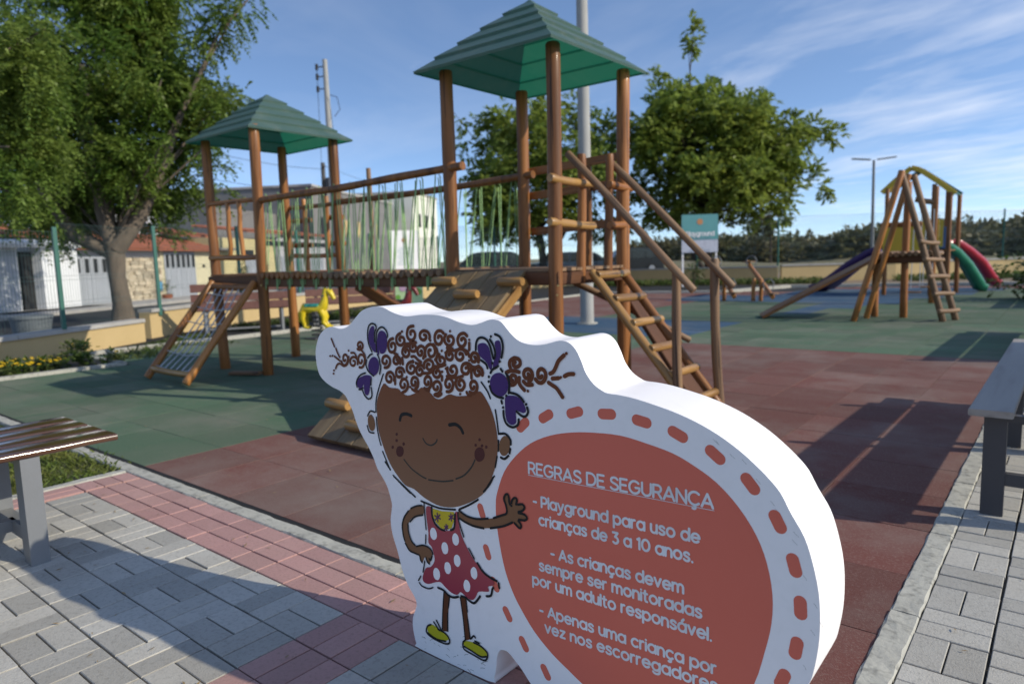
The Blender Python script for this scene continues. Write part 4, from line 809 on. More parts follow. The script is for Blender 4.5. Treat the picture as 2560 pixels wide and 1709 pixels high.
# stair with hand rails on the right tower
SA=4.57; SB=5.0; sx0,sx1=-2.97,-1.99
for y in (SA,SB):
    log('stair_side',(sx1,y,-.01),(sx0+.08,y,1.09),.036,WOOD if y>4.8 else WOODY,PS,10,.004,.97)
for k in range(6):
    x=sx0+.13+.15*k; z=1.09-(x-sx0-.08)*1.21+.0; log('tread',(x,SA-.015,z+.03),(x,SB+.03,z+.03),.033,WOODY,PS,9,.002,.98,3)
log('hand_rail',(-3.07,SA-.05,1.99),(-2.03,SA-.05,.95),.030,WOODW,PS); log('hand_rail',(-3.02,SB+.04,1.98),(-1.96,SB+.05,.95),.030,WOODW,PS)
post(-2.16,SA+.0,1.10,-2.20,SA,.036,WOODW,nm='stair_post'); post(-2.07,SB+.08,1.16,-2.12,SB+.06,.037,WOODW,nm='stair_post')
post(-2.98,SA,1.98,r=.036,nm='entry_post',z0=1.0); post(-2.98,SB-.02,2.02,r=.036,nm='entry_post',z0=1.0)
for z in (1.77,1.455):
    log('guard_rung',(-2.96,4.13,z),(-2.93,4.66,z-.015),.034,WOODY,PS,10); log('guard_rung',(-2.95,SB-.06,z),(-2.97,5.34,z),.034,WOOD,PS,10)
# guards at the back of the right tower
for z in (2.0,1.45,1.78): plank('guard_board',(-4.0,YB+.06,z),(-3.0,YB+.06,z+.04),.07,.03,WOOD,PS,up=(0,1,0))
for x in (-3.72,-3.35): log('baluster',(x,YB+.03,1.05),(x,YB+.03,2.0),.03,WOOD,PS)
log('brace',(-3.5,YB,.98),(-2.6,5.7,.45),.03,WOODW,PS)
plank('back_ramp',(-3.1,5.40,1.0),(-2.42,5.42,.02),.30,.04,BEAM,PS)
# bolts
b=MB()
for x,y,z in ((-2.93,4.17,1.0),(-2.94,4.17,.93),(-4.0,4.16,1.0),(-6.85,4.17,1.0),(-2.92,5.2,.98),(-2.6,4.52,1.06)): b.tube([(x,y,z),(x+.006,y-.012,z)],.008,6)
b.build('bolt_heads',mat('brass_bolt',(.6,.45,.2),.3,metal=1),PS)['kind']='stuff'
# loose piece of wood on the mat by the post
o=plank('broken_branch',(-7.35,4.02,.02),(-6.98,4.16,.03),.10,.035,WOODW); tag(o,'short pale split log lying on the green mat at the foot of a tower post','log')
# ------------------------------------------------------------------ far playset
P2=root('climbing_playset',(-2.7,16,0),'far log climbing set with leaning ladder, yellow panels, purple, green and red slides','playset')
def lg(nm,a,b_,r,m=WOOD): return log(nm,a,b_,r,m,P2,9,.006,.95,5)
lg('leaning_leg',(-2.82,12.55,0),(-2.22,12.72,2.42),.052,WOODO); lg('leaning_leg',(-2.77,13.2,0),(-2.20,13.2,2.40),.048,WOODO)
lg('ladder_leg',(-1.60,13.0,0),(-2.24,12.75,2.42),.052,WOODW); lg('ladder_leg',(-1.47,13.35,0),(-2.13,13.25,2.38),.052,WOODW)
for k in range(5):
    t=.07+.115*k; a=lerp((-1.60,13.0,0),(-2.24,12.75,2.42),t); c_=lerp((-1.47,13.35,0),(-2.13,13.25,2.38),t); d=(c_-a).normalized(); lg('rung',a-d*.1+Vector((.03,-.05,0)),c_+d*.12+Vector((.03,-.05,0)),.036,WOODW)
for x,y,h in ((-2.26,13.55,2.3),(-2.35,17.2,2.46),(-2.72,13.6,1.1)): log('post',(x,y,0),(x,y,h),.06,WOOD,P2)
for k in range(9): lg('deck_log',(-2.66+.098*k,13.35,1.09),(-2.66+.098*k,14.6,1.09),.045,WOODW)
plank('beam',(-2.72,13.45,1.0),(-1.84,13.45,1.0),.06,.12,BEAM,P2)
plank('long_ramp',(-4.43,12.75,.03),(-2.7,13.5,1.06),.62,.05,WOOD,P2); 
YP=mat('yellow_plastic',(.62,.42,.03),.4,(.55,.36,.02),3); BP=mat('blue_plastic',(.08,.22,.55),.4); PP=mat('purple_plastic',(.05,.018,.11),.5,coat=.05); GP=mat('green_plastic',(.02,.22,.12),.3,coat=.4); RP=mat('red_plastic',(.50,.02,.05),.3,coat=.4)
def panel_(nm,x0,x1,y,z0,z1,m):
    b=MB(); b.box(((x0+x1)/2,y,(z0+z1)/2),(x1-x0,.03,z1-z0)); return b.build(nm,m,P2)
panel_('side_panel',-2.84,-2.49,14.7,1.14,1.57,YP); panel_('side_panel',-2.84,-2.52,17.3,1.13,1.76,YP); panel_('side_panel',-2.35,-2.28,17.32,1.0,1.78,YP); panel_('side_panel',-2.61,-2.54,20,1.2,1.86,YP); panel_('side_panel',-2.58,-2.44,20.2,1.15,1.68,BP)
lg('cross_bar',(-2.75,14.0,1.61),(-2.1,14.0,1.60),.045,WOOD); lg('cross_bar',(-2.72,17.2,2.22),(-2.32,17.2,2.12),.06,WOODW)
for x,y,h in ((-3.8,20.0,2.7),(-3.58,21.4,2.7),(-2.77,20.0,2.72),(-2.60,21.0,2.62),(-2.42,20.0,2.5),(-2.36,21.2,2.5)): log('post',(x,y,0),(x,y,h),.055,WOOD,P2)
plank('beam',(-3.85,20.0,1.0),(-2.4,20.0,1.0),.07,.14,BEAM,P2)
for k in range(8): plank('deck_board',(-3.8+.19*k,19.95,1.1),(-3.8+.19*k,21.4,1.1),.17,.03,WOOD,P2)
def gable(y,pts,m):
    for a,c_ in zip(pts,pts[1:]): plank('roof_edge',(a[0],y,a[1]),(c_[0],y,c_[1]),.05,.12,m,P2,up=(0,0,1))
gable(20.0,[(-3.92,2.60),(-3.60,2.90),(-3.28,3.16),(-3.10,3.10),(-2.70,2.78),(-2.33,2.45)],YP)
gable(21.4,[(-3.95,2.70),(-3.62,2.98),(-3.25,3.2),(-2.8,2.85),(-2.35,2.5)],ROOFG)
plank('roof_ridge',(-3.27,19.95,3.14),(-3.27,21.45,3.18),.22,.03,YP,P2); plank('roof_panel',(-3.80,19.98,2.72),(-3.80,21.42,2.80),.36,.03,YP,P2,up=(-.6,0,.8)); plank('roof_panel',(-2.36,19.98,2.5),(-2.4,21.42,2.52),.14,.03,GP,P2,up=(.6,0,.8))
def slide(nm,pts,wd,m):
    pts=[Vector(p) for p in pts]; b=MB(); n=len(pts); vs=[]
    prof=[(-1,.11),(-.94,.13),(-.86,.11),(-.78,0),(0,-.02),(.78,0),(.86,.11),(.94,.13),(1,.11),(.86,-.06),(0,-.06),(-.86,-.06)]
    for i,p in enumerate(pts):
        t=(pts[min(i+1,n-1)]-pts[max(i-1,0)]).normalized(); s=Vector((0,0,1)).cross(t).normalized(); u=t.cross(s)*-1; u=u if u.z>0 else -u
        vs+=[p+s*a*wd/2+u*h_ for a,h_ in prof]
    k=len(prof); b.add(vs,[(i*k+j,i*k+(j+1)%k,(i+1)*k+(j+1)%k,(i+1)*k+j) for i in range(n-1) for j in range(k)],True); b.add(vs[:k],[tuple(range(k))]); b.add(vs[-k:],[tuple(range(k))[::-1]]); return b.build(nm,m,P2)
slide('green_slide',[(-2.72,20.8,1.22),(-2.62,21,1.18),(-2.42,21.2,1.0),(-2.2,21.45,.68),(-2.02,21.7,.32),(-1.92,21.85,.10),(-1.84,21.95,.06)],.30,GP)
slide('red_slide',[(-2.62,21.9,1.26),(-2.48,22,1.22),(-2.26,22.25,1.02),(-2.0,22.6,.72),(-1.84,22.9,.4),(-1.72,23.1,.18),(-1.66,23.2,.12)],.30,RP)
slide('purple_slide',[(-3.9,20.6,1.15),(-4.2,20.7,1.05),(-4.7,20.9,.75),(-5.2,21.2,.38),(-5.6,21.5,.12),(-5.9,21.8,.06)],.6,PP)
for sx,cl_ in ((-2.66,WOODO),(-2.44,WOODO)):
    b=MB(); b.tube([(sx-.03,17.0,1.98),(sx-.05,16.95,.32)],.008,4); b.tube([(sx+.1,17.0,1.98),(sx+.12,16.95,.32)],.008,4); b.build('swing_chain',CHAIN,P2)
    b=MB(); b.box((sx+.03,16.95,.30+(.06 if sx>-2.5 else -.05)),(.22,.16,.03)); b.build('swing_seat',WOODO,P2)
# ------------------------------------------------------------------ seesaws
def seesaw(px_,py_,dx,hi,lo,label):
    t=root('seesaw',(px_,py_,0),label,'seesaw','log seesaws on the blue mat'); a=Vector((px_-dx,py_+1.0,hi)); c_=Vector((px_+dx*.92,py_-.55,lo))
    log('plank_beam',a,c_,.055,WOODO,t,8,.004,.98)
    for s in (-.09,.09): log('pivot_post',(px_+s,py_+.05*s,0),(px_+s,py_,.56),.05,WOODO,t,8)
    d=(c_-a).normalized()
    for e,q in ((a,1),(c_,-1)):
        p=e+d*q*.12+Vector((0,0,.05)); b=MB(); b.box(p,(.26,.2,.03),Matrix.Rotation(-.3,3,'Z')); b.build('seat',WOODW,t)
        p=e+d*q*.36+Vector((0,0,.05)); b=MB(); b.tube([p+Vector((-.1,0,0)),p+Vector((-.13,0,.14)),p+Vector((-.06,0,.24)),p+Vector((.06,0,.24)),p+Vector((.13,0,.14)),p+Vector((.1,0,0))],.012,5); b.build('handle',GREYM,t)
seesaw(-6.05,17.1,.62,.95,.12,'log seesaw nearer the leaning ladder, between the two hand rails and the far ramp'); seesaw(-6.92,16.95,.62,.96,.14,'log seesaw partly hidden behind the stair hand rail posts')
# ------------------------------------------------------------------ spring riders
def horse(x,y,m,label,saddle):
    t=root('spring_rider',(x,y,0),label,'spring rider','spring horses on the mats'); b=MB()
    # body faces right of the picture; u = forward
    u=Vector((.85,.52,0)); 
    def P_(a,z,s=0): return Vector((x,y,0))+u*a+Vector((-.52,.85,0))*s+Vector((0,0,z))
    body=MB(); body.tube([P_(-.23,.40),P_(-.17,.50),P_(-.05,.49),P_(.08,.48),P_(.15,.53),P_(.18,.64),P_(.19,.74),P_(.215,.82),P_(.25,.80),P_(.30,.72),P_(.34,.64)],[.06,.085,.08,.085,.08,.06,.05,.05,.052,.042,.03],9); body.build('body',m,t)
    for s in (-.05,.05):
        b=MB(); b.tube([P_(.12,.46,s),P_(.17,.36,s),P_(.15,.27,s),P_(.22,.20,s),P_(.27,.185,s)],[.06,.045,.035,.03,.03],7); b.build('leg',m,t)
        b=MB(); b.tube([P_(-.19,.45,s),P_(-.20,.34,s),P_(-.17,.25,s),P_(-.17,.2,s),P_(-.10,.185,s)],[.065,.05,.035,.03,.028],7); b.build('leg',m,t)
        b=MB(); b.tube([P_(.215,.85,s*.5),P_(.205,.90,s*.7)],[.022,.006],5); b.build('ear',m,t)
    b=MB(); b.tube([P_(-.25,.45),P_(-.29,.36),P_(-.275,.28)],[.03,.03,.012],6); b.build('tail',m,t)
    b=MB(); b.box(P_(-.03,.555),(.22,.16,.04),Matrix.Rotation(.55,3,'Z')); b.build('saddle',saddle,t)
    b=MB(); b.tube([P_(.18,.70,-.14),P_(.18,.70,.14)],.014,6); b.build('handle',DGREYM,t)
    for s in (-.0,):
        b=MB(); pts=[P_(.02+.085*math.cos(a*.5),.03+.40*a/70,.085*math.sin(a*.5)) for a in range(0,71)]; b.tube(pts,.013,6); b.build('spring',DGREYM,t)
    b=MB(); b.box(P_(.02,.43),(.18,.16,.05)); b.box(P_(.02,.012),(.3,.3,.02)); b.build('mount',DGREYM,t)
YH=mat('yellow_horse_plastic',(.72,.55,.02),.35,(.66,.48,.02),3,coat=.2)
horse(-9.62,6.78,YH,'bright yellow plastic horse on a black coil spring beside the left tower',mat('teal_saddle',(.05,.45,.36),.5))
horse(-8.95,8.0,mat('red_horse_plastic',(.20,.02,.018),.35,(.15,.015,.015),3,coat=.2),'dark red plastic horse spring rider under the bridge, in front of the green board',mat('black_saddle',(.02,.03,.02),.5))
# ------------------------------------------------------------------ benches
def bench_right(y0,y1,label,grp,back=True):
    t=root('bench',(0,(y0+y1)/2,0),label,'bench',grp); xs=(-.25,.01)
    SEAT=mat('pale_sheen_plank',(.36,.32,.28),.62,(.25,.22,.19),6,.5,.5,30,(1,1,.1),speck=((.12,.09,.07),.5,10))  # sky gloss on the planks painted in as a pale, rough tone
    for i,x in enumerate((-.25,-.02,.17)): plank('seat_plank',(x,y0,.475),(x,y1,.475),.165 if i==0 else .15,.03,SEAT,t)
    if back:
        for z in (.66,.86): plank('back_plank',(.33,y0+.02,z),(.35,y1-.02,z),.03,.17,SEAT,t)
    for y in (y0+.1,(y0+y1)/2,y1-.15):
        b=MB(); b.box((-.235,y,.22),(.085,.05,.48)); b.build('leg',DGREYM,t); b=MB(); b.box((.2,y,.22),(.06,.05,.48)); b.build('leg',DGREYM,t)
        b=MB(); b.box((-.02,y,.17),(.38,.04,.055)); b.build('stretcher',DGREYM,t)
        b=MB(); b.box((-.02,y,.445),(.50,.045,.03)); b.build('seat_bearer',DGREYM,t)
        if back: b=MB(); b.box((.36,y,.62),(.05,.045,.9),Matrix.Rotation(.12,3,'Y')); b.build('back_post',DGREYM,t)
bench_right(3.58,6.45,'bench with pale seat planks and dark steel legs at the right edge','benches along the right kerb')
bench_right(8.9,11.9,'second bench along the right kerb, beyond the pale seat bench','benches along the right kerb')
bench_right(16.4,19.6,'last bench along the right kerb, near the far wall','benches along the right kerb')
t=root('bench',(-3.55,.3,0),'glossy dark brown slatted bench with grey steel legs in the left foreground','bench')
for i in range(4):
    x=-3.87+.168*i; b=MB(); c=.01
    b=MB(); hx,hy,rr_=.079,.0145,.011; pr_=[(sx*(hx-rr_)+rr_*math.cos(a),sy*(hy-rr_)+rr_*math.sin(a)) for sx,sy,a0 in ((1,1,0),(-1,1,90),(-1,-1,180),(1,-1,270)) for a in (R(a0),R(a0+30),R(a0+60),R(a0+90))]
    ys=[1.24-.12*k for k in range(21)]; vs=[(x+px_*(1+.004*math.sin(k*1.7+i)),yy,.465+pz+.0008*math.sin(k*2.3+i*2)) for k,yy in enumerate(ys) for px_,pz in pr_]
    b.add(vs,[(k*16+j,(k+1)*16+j,(k+1)*16+(j+1)%16,k*16+(j+1)%16) for k in range(20) for j in range(16)],True); b.add(vs[:16],[tuple(range(16))]); b.add(vs[-16:],[tuple(range(16))[::-1]]); b.build('seat_plank',BROWN,t)
for y in (.90,-.75):
    for x in (-3.33,-3.76): 
        b=MB(); b.box((x,y,.215),(.085,.07,.47)); b.build('leg',GREYM,t)
    b=MB(); b.box((-3.545,y,.115),(.36,.05,.06)); b.build('stretcher',GREYM,t); b=MB(); b.box((-3.545,y,.43),(.36,.05,.035)); b.build('seat_bearer',GREYM,t)
b=MB(); b.box((-3.545,.08,.12),(.05,1.62,.05)); b.build('long_stretcher',GREYM,t)
def back_bench(ax,ay,bx,by,label,ext=.2):
    t=root('bench',((ax+bx)/2,(ay+by)/2,0),label,'bench','benches by the yellow wall'); A=Vector((ax,ay,0)); B_=Vector((bx,by,0)); d=(B_-A).normalized(); n=Vector((-d.y,d.x,0)); up=Vector((0,0,1))
    for z in (.84,.66,.50): plank('back_plank',A-d*ext+up*z,B_+d*ext+up*z,.035,.145,BROWNE,t)
    for k in range(3): plank('seat_plank',A-d*ext+n*(.12+.15*k)+up*.43,B_+d*ext+n*(.12+.15*k)+up*.43,.13,.03,BROWNE,t)
    for p in (A,B_):
        b=MB(); b.box(p+n*.04+up*.45,(.05,.05,.9)); b.build('back_leg',GREYM,t); b=MB(); b.box(p+n*.45+up*.21,(.05,.05,.42)); b.build('leg',GREYM,t)
    b=MB(); b.tube([A+up*.06+n*.2,B_+up*.06+n*.2],.025,4); b.build('stretcher',GREYM,t)
back_bench(-12.28,6.3,-11.61,7.45,'slatted brown bench seen from behind through the chain net ladder',.22)
back_bench(-11.5,8.15,-10.75,9.6,'slatted brown bench behind the yellow spring horse',.2)

# ------------------------------------------------------------------ boundary walls and fences
def wall(pts,h,label,wd=.2,cop=.26,ct=.06):
    t=root('low_wall',(pts[0][0],pts[0][1],0),label,'wall'); 
    for a,c_ in zip(pts,pts[1:]):
        a=Vector((*a,0)); c_=Vector((*c_,0)); d=c_-a; R3=Matrix.Rotation(math.atan2(d.y,d.x),3,'Z'); mid=(a+c_)/2
        b=MB(); b.box(mid+Vector((0,0,(h-ct)/2-.05)),(d.length+.01,wd,h-ct+.1),R3); b.build('wall_face',YWALL,t)
        n=max(1,round(d.length/1.2)); 
        for i in range(n):
            p=a+d*((i+.5)/n); b=MB(); b.box(p+Vector((0,0,h-ct/2+.001)),(d.length/n-.008,cop,ct),R3); b.build('coping_stone',COPE,t)
    return t
def along(a,c_,s): return (a[0]+(c_[0]-a[0])*s,a[1]+(c_[1]-a[1])*s)
W1=[(-8.6,-1.4),(-12.45,5.3)]; W1=[(x-.1,y-.05) for x,y in W1]
wall(W1,.37,'low yellow wall with concrete coping behind the flower bed, in front of the big tree')
W2=[(-13.0,5.55),(-14.1,7.3),(-15.5,10.5),(-16.5,13.7),(-17.6,17.7)]
wall(W2,.5,'low yellow wall with coping behind the net ladder and the benches')
W3=[(-17.6,17.7),(-18.2,21.5),(-16.3,26.8),(-12.4,27.8),(-9.3,28.6)]
wall(W3,.62,'low yellow wall across the back, under the trees and the teal board')
W4=[(-9.2,28.7),(-5.6,31.2),(-2.3,34.6),(3.5,39.5)]
wall(W4,.66,'low yellow wall at the back right, behind the slides')
def fence(pts,z0,z1,label,spacing=2.6,skip=0,grp=None):
    t=root('wire_fence',(pts[0][0],pts[0][1],z0),label,'fence',grp)
    segs=[]
    for a,c_ in zip(pts,pts[1:]):
        a=Vector((*a,0)); c_=Vector((*c_,0)); L_=(c_-a).length; n=max(1,round(L_/spacing)); 
        for i in range(n): segs.append((a+(c_-a)*i/n,a+(c_-a)*(i+1)/n))
    P=[s[0] for s in segs][skip:]+[segs[-1][1]]
    for p in P:
        b=MB(); b.box((p.x,p.y,(z0+z1)/2+.02),(.055,.055,z1-z0+.04)); b.build('fence_post',FENCE,t)
    for a,c_ in segs:
        d=c_-a; L_=d.length; b=MB(); far=(a.length>18)
        R3=Matrix.Rotation(math.atan2(d.y,d.x),3,'Z'); th=.003 if not far else .005
        n=int(L_/.055)
        for i in range(1,n): b.box(a+d*(i/n)+Vector((0,0,(z0+z1)/2)),(th,th,z1-z0-.06),R3)
        for z in (z0+.05,z0+.34,z0+.40,z0+.72,z0+.78,z0+1.08,z0+1.14,z1-.03):
            if z<z1: b.box((a+c_)/2+Vector((0,0,z)),(L_,th*1.2,th*1.2),R3)
        b.build('mesh_panel',WIRE,t)['kind']='stuff'
    return t
F1=[(-9.9,.9),(-11.46,3.62)]
fence([(-9.0,-.68),(-10.33,1.63),(-11.56,3.78)],.37,1.82,'green wire fence on the low wall left of the big tree trunk',2.6)
fence([(-11.56,3.78),(-13.05,5.85)],.37,1.95,'green wire fence panel in front of the big tree trunk',2.8,1)
fence([(-13.05,5.85),(-15.5,10.5),(-16.5,13.7),(-17.6,17.7)],.5,2.05,'green wire fence on the wall behind the benches and the left tower',2.5,1)
fence([(-17.6,17.7),(-18.2,21.5),(-16.3,26.8),(-12.4,27.8),(-9.3,28.6)],.62,2.5,'green wire fence across the back, behind the teal board',3.0,1)
fence([(-9.2,28.7),(-5.6,31.2),(-2.3,34.6),(3.5,39.5)],.66,2.6,'green wire fence at the back right, behind the slides',3.4,1)
# ------------------------------------------------------------------ houses (each facade in its own street frame: x along, y back, z up)
WHITEW=mat('white_house_paint',(.78,.79,.80),.8,(.70,.71,.73),1.5,.5,.15,14); CREAM=mat('cream_house_paint',(.66,.60,.40),.8,(.58,.52,.34),1.5,.5,.15,14)
YEL2=mat('faded_yellow_paint',(.62,.53,.27),.85,(.5,.42,.22),1.2,.5,.2,10); GREYW=mat('grey_render',(.22,.21,.205),.9,(.16,.155,.15),.8,.5,.3,8); DKW=mat('dark_opening',(.018,.018,.02),.7)
GATE=mat('grey_gate_sheet',(.42,.44,.48),.5,(.37,.39,.42),2,.5,.1,30); TILEM=mat('clay_roof_tile',(.42,.135,.065),.8,(.24,.085,.05),3.5,.5,.4,20,rand=.2); PARGE=mat('pale_grey_wall',(.50,.49,.50),.85,(.42,.41,.42),1,.5)
STONEM=mat('stacked_stone',(.62,.55,.42),.85,(.40,.31,.20),4,.5,.6,14,rand=.3)
ANG=math.atan2(STD.y,STD.x)
def house(s0,label,grp=None,cat='house',setback=0,z=0,name='house'):
    return root(name,st(s0,setback,z),label,cat,grp,ANG)
def lb(t,nm,m,x0,x1,y0,y1,z0,z1):
    b=MB(); b.box(((x0+x1)/2,(y0+y1)/2,(z0+z1)/2),(x1-x0,y1-y0,z1-z0)); return b.build(nm,m,t,True)
def troof(t,x0,x1,y0,z0,y1,z1,z0b=None,z1b=None,tiles=True):
    """clay tile roof plane rising backwards: under-sheet plus ribbed courses of tiles"""
    z0b=z0 if z0b is None else z0b; z1b=z1 if z1b is None else z1b
    b=MB(); n=int((x1-x0)/.17); pts=[]
    rows=9
    for j in range(rows):
        for i in range(n):
            xa=x0+(x1-x0)*i/n; xb=x0+(x1-x0)*(i+1)/n; f=(i+.5)/n; za=z0+(z0b-z0)*f; zb=z1+(z1b-z1)*f
            v0=j/rows; v1=(j+1.08)/rows; ya=y0+(y1-y0)*v0; yb=y0+(y1-y0)*v1; A=za+(zb-za)*v0+.03; B=za+(zb-za)*v1; xm=(xa+xb)/2; h_=.055
            b.add([(xa,ya,A),(xm,ya,A+h_),(xb,ya,A),(xa,yb,B),(xm,yb,B+h_),(xb,yb,B)],[(0,1,4,3),(1,2,5,4),(0,2,1)])
    r=b.build('roof',TILEM,t,True)
    b=MB(); b.add([(x0,y0,z0),(x1,y0,z0b),(x1,y1,z1b),(x0,y1,z1),(x0,y0,z0-.05),(x1,y0,z0b-.05),(x1,y1,z1b-.05),(x0,y1,z1-.05)],[(0,1,2,3),(4,7,6,5),(0,4,5,1),(1,5,6,2),(0,3,7,4)]); b.build('roof_deck',TILEM,r,True)
    return r
def gate(t,x0,x1,z1,slots,leafs=2,y=-.03):
    for k in range(leafs):
        a=x0+(x1-x0)*k/leafs; c_=x0+(x1-x0)*(k+1)/leafs; g=lb(t,'gate_leaf',GATE,a+.01,c_-.01,y-.03,y,.03,z1)
        n=int((c_-a)/.075); b=MB()
        for i in range(1,n): b.box((a+(c_-a)*i/n,y-.036,z1*.5),(.022,.014,z1-.1))
        b.build('gate_rib',GATE,g,True)
        for i in range(slots//leafs):
            xs=a+(c_-a)*(i+.5)/(slots//leafs); lb(g,'gate_slot',DKW,xs-.085,xs+.085,y-.06,y-.045,z1*.68,z1-.07)
t=house(-8,'white house with a dark open doorway and small porch, at the left edge')
lb(t,'wall',WHITEW,0,7.7,0,6,0,2.0); lb(t,'wall',GREYW,0,9.6,.6,6,2.0,2.45)
lb(t,'doorway',DKW,7.78,8.22,-.02,.4,0,1.88); lb(t,'wall',WHITEW,8.24,9.7,-.35,4,0,2.06)
b=MB()
for i in range(22): b.tube([(6.4+i*.15,-.62,2.12),(6.4+i*.15,.1,2.2)],.065,6)
b.build('porch_tile',WHITEW,t,True)
lb(t,'porch_beam',WHITEW,6.3,9.75,-.5,.05,2.0,2.1); lb(t,'shutter',GATE,3.5,7.6,-.06,-.01,0,1.9)
troof(t,-1,9.9,.4,2.42,5,3.35)
lb(t,'step',COPE,6,10,-1.2,-.36,-.05,.06)
t=house(1.75,'low clay-tiled house with two grey gates and a stacked stone wall behind the big tree')
lb(t,'wall',PARGE,0,8.6,.05,5,1.7,2.0); gate(t,.06,1.72,1.72,4); lb(t,'wall',GREYW,1.72,1.95,-.05,.2,0,1.75)
sw=lb(t,'stone_wall',mat('stone_wall_backing',(.25,.2,.14),.9),2.0,4.72,.0,.25,0,1.66)
r=random.Random(5); z=.02
while z<1.6:
    h_=r.uniform(.09,.14); x=2.0
    while x<4.68:
        l_=r.uniform(.22,.5); l_=min(l_,4.72-x)
        if l_>.1:
            b=MB(); P=crspline([(.02,.0),(l_/2,-.0),(l_-.02,0),(l_,h_/2),(l_-.03,h_),(l_/2,h_+.01),(.03,h_),(0,h_/2)],1); b.prism([(x+p[0],z+p[1]) for p in P],-r.uniform(.03,.09),.02); b.build('stone',STONEM,sw,True)
        x+=l_+.015
    z+=h_+.012
gate(t,4.9,7.0,1.88,6); lb(t,'wall',CREAM,7.05,8.6,0,.25,0,1.95); lb(t,'wall',CREAM,4.72,4.9,-.02,.25,0,1.95)
lb(t,'meter_box',DKW,7.6,7.72,-.05,0,1.25,1.38); lb(t,'poster',mat('blue_poster',(.12,.35,.55),.6),4.25,4.62,-.1,-.08,.35,.72)
troof(t,-.1,8.9,-.35,2.0,2.6,2.75); troof(t,3.6,9.2,2.7,2.9,5.0,3.45,2.45,2.9); lb(t,'wall',GREYW,3.4,9.0,2.6,2.75,2.0,2.7); lb(t,'wall',WHITEW,4.6,10.2,5.0,9,0,3.55); lb(t,'parapet',mat('dark_parapet',(.05,.035,.035),.8),4.4,11,4.9,9.2,3.55,3.72)
lb(t,'wall',CREAM,2,8.6,.3,5,0,1.75)
# planter at the stone wall
o=MB(); o.tube([st(5.9,-.6,.0),st(5.9,-.6,.22)],[.16,.2],10); q=o.build('plant_pot',mat('terracotta',(.3,.1,.05),.8)); tag(q,'terracotta pot with a small plant at the foot of the stacked stone wall','plant pot')
t=house(10.4,'faded yellow house with a grey gate, seen between the left tower posts')
lb(t,'wall',YEL2,0,5.6,0,5,0,2.6); gate(t,2.5,4.3,1.7,0,1); lb(t,'window',DKW,2.5,3.4,-.02,.02,1.75,2.05); lb(t,'awning',GREYW,-.3,1.2,-.5,.1,2.0,2.1)
troof(t,2.2,6,-.4,2.95,2.5,3.3); troof(t,-1.2,2.0,1.0,2.7,4,3.2); lb(t,'sign_plate',PARGE,-.4,.1,-.03,0,.5,.8)
lb(t,'wall',WHITEW,-1.0,2.4,4.5,8,0,3.9)
b=MB(); b.tube([(-.6,4.0,3.3),(-.3,3.6,4.3),(.9,3.8,3.2)],.04,4); b.build('roof_strut',WHITEW,t,True)
t=house(16.3,'pale grey house with double garage gates and a red tiled roof behind the rope bridge')
lb(t,'wall',PARGE,0,7.2,0,5,0,2.75); gate(t,.3,3.0,1.75,0,2); gate(t,3.3,5.8,1.75,0,2); troof(t,-1.6,7.6,-.3,2.95,2.8,3.35); lb(t,'window',DKW,-1.2,7,-.05,0,2.3,2.55)
t=house(24.2,'long windowless grey building with a flat roof, behind the rope bridge',cat='building',setback=1.5,name='building')
lb(t,'wall',GREYW,-7,17,2.5,12,0,4.6); lb(t,'wall',GREYW,0,16.5,0,12,0,6.3); lb(t,'cornice',COPE,-.1,16.6,-.1,12,6.3,6.45); lb(t,'window',DKW,1.3,2.4,-.03,.01,2.6,4.4)
for x in (5.5,8,12): lb(t,'stain_band',YWALL,x,x+.5,-.02,.0,3.2,4.4)
t=house(42,'tall whitewashed building with a sunlit side beyond the rope bridge',cat='building',setback=0,name='building')
lb(t,'wall',mat('bright_whitewash',(.80,.78,.68),.8,(.70,.68,.58),.8),0,8.4,0,9,0,7.4); lb(t,'cornice',COPE,-.1,8.5,-.1,9,7.4,7.55)
for k in range(3): lb(t,'window',DKW,1.5+2.4*k,2.4+2.4*k,-.03,.0,4.4,5.6)
# ------------------------------------------------------------------ poles, wires, lamps
CONP=mat('concrete_pole',(.40,.39,.37),.8,(.33,.32,.30),3,.5,.3,40)
def pole(nm,x,y,h,r0,r1,label,cat,m=CONP,lean=(0,0)):
    t=root(nm,(x,y,0),label,cat); b=MB(); b.tube([(x,y,-.05),(x+lean[0]/2,y+lean[1]/2,h/2),(x+lean[0],y+lean[1],h)],[r0,(r0+r1)/2,r1],16); b.build('shaft',m,t); return t
t=pole('light_pole',-6.84,10.62,8.5,.125,.085,'tall round concrete light pole standing behind the right tower','pole')
b=MB(); b.tube([(-6.84,10.62,0),(-6.84,10.62,.02)],[.19,.19],14); b.build('base_collar',CONC,t)
for a in (0,PI): b=MB(); b.tube([(-6.84,10.62,8.4),(-6.84+.7*math.cos(a),10.62+.7*math.sin(a),8.6)],.03,6); b.box((-6.84+1.0*math.cos(a),10.62,8.62),(.7,.25,.08)); b.build('lamp_head',GREYM,t)
t=pole('utility_pole',-24.8,18.8,9.8,.19,.10,'slim concrete utility pole with insulators on its left side, above the bridge','utility pole',lean=(-.35,.2))
for z in (9.5,9.1,8.6): b=MB(); b.tube([(-25.15,18.9,z),(-25.4,18.75,z)],.025,5); b.tube([(-25.4,18.75,z-.12),(-25.4,18.75,z+.12)],.06,6); b.build('insulator',DKW,t)
b=MB(); b.tube([(-25.0,18.9,6.9),(-25.35,18.7,6.95),(-25.5,18.6,6.8),(-25.52,18.6,6.5)],.03,6); b.build('lamp_arm',DGREYM,t)
b=MB(); b.tube([(-24.85,18.95,8.3),(-24.6,19.1,8.2),(-24.5,19.15,7.7),(-24.7,19.0,7.4)],.015,5); b.build('cable_loop',DKW,t)
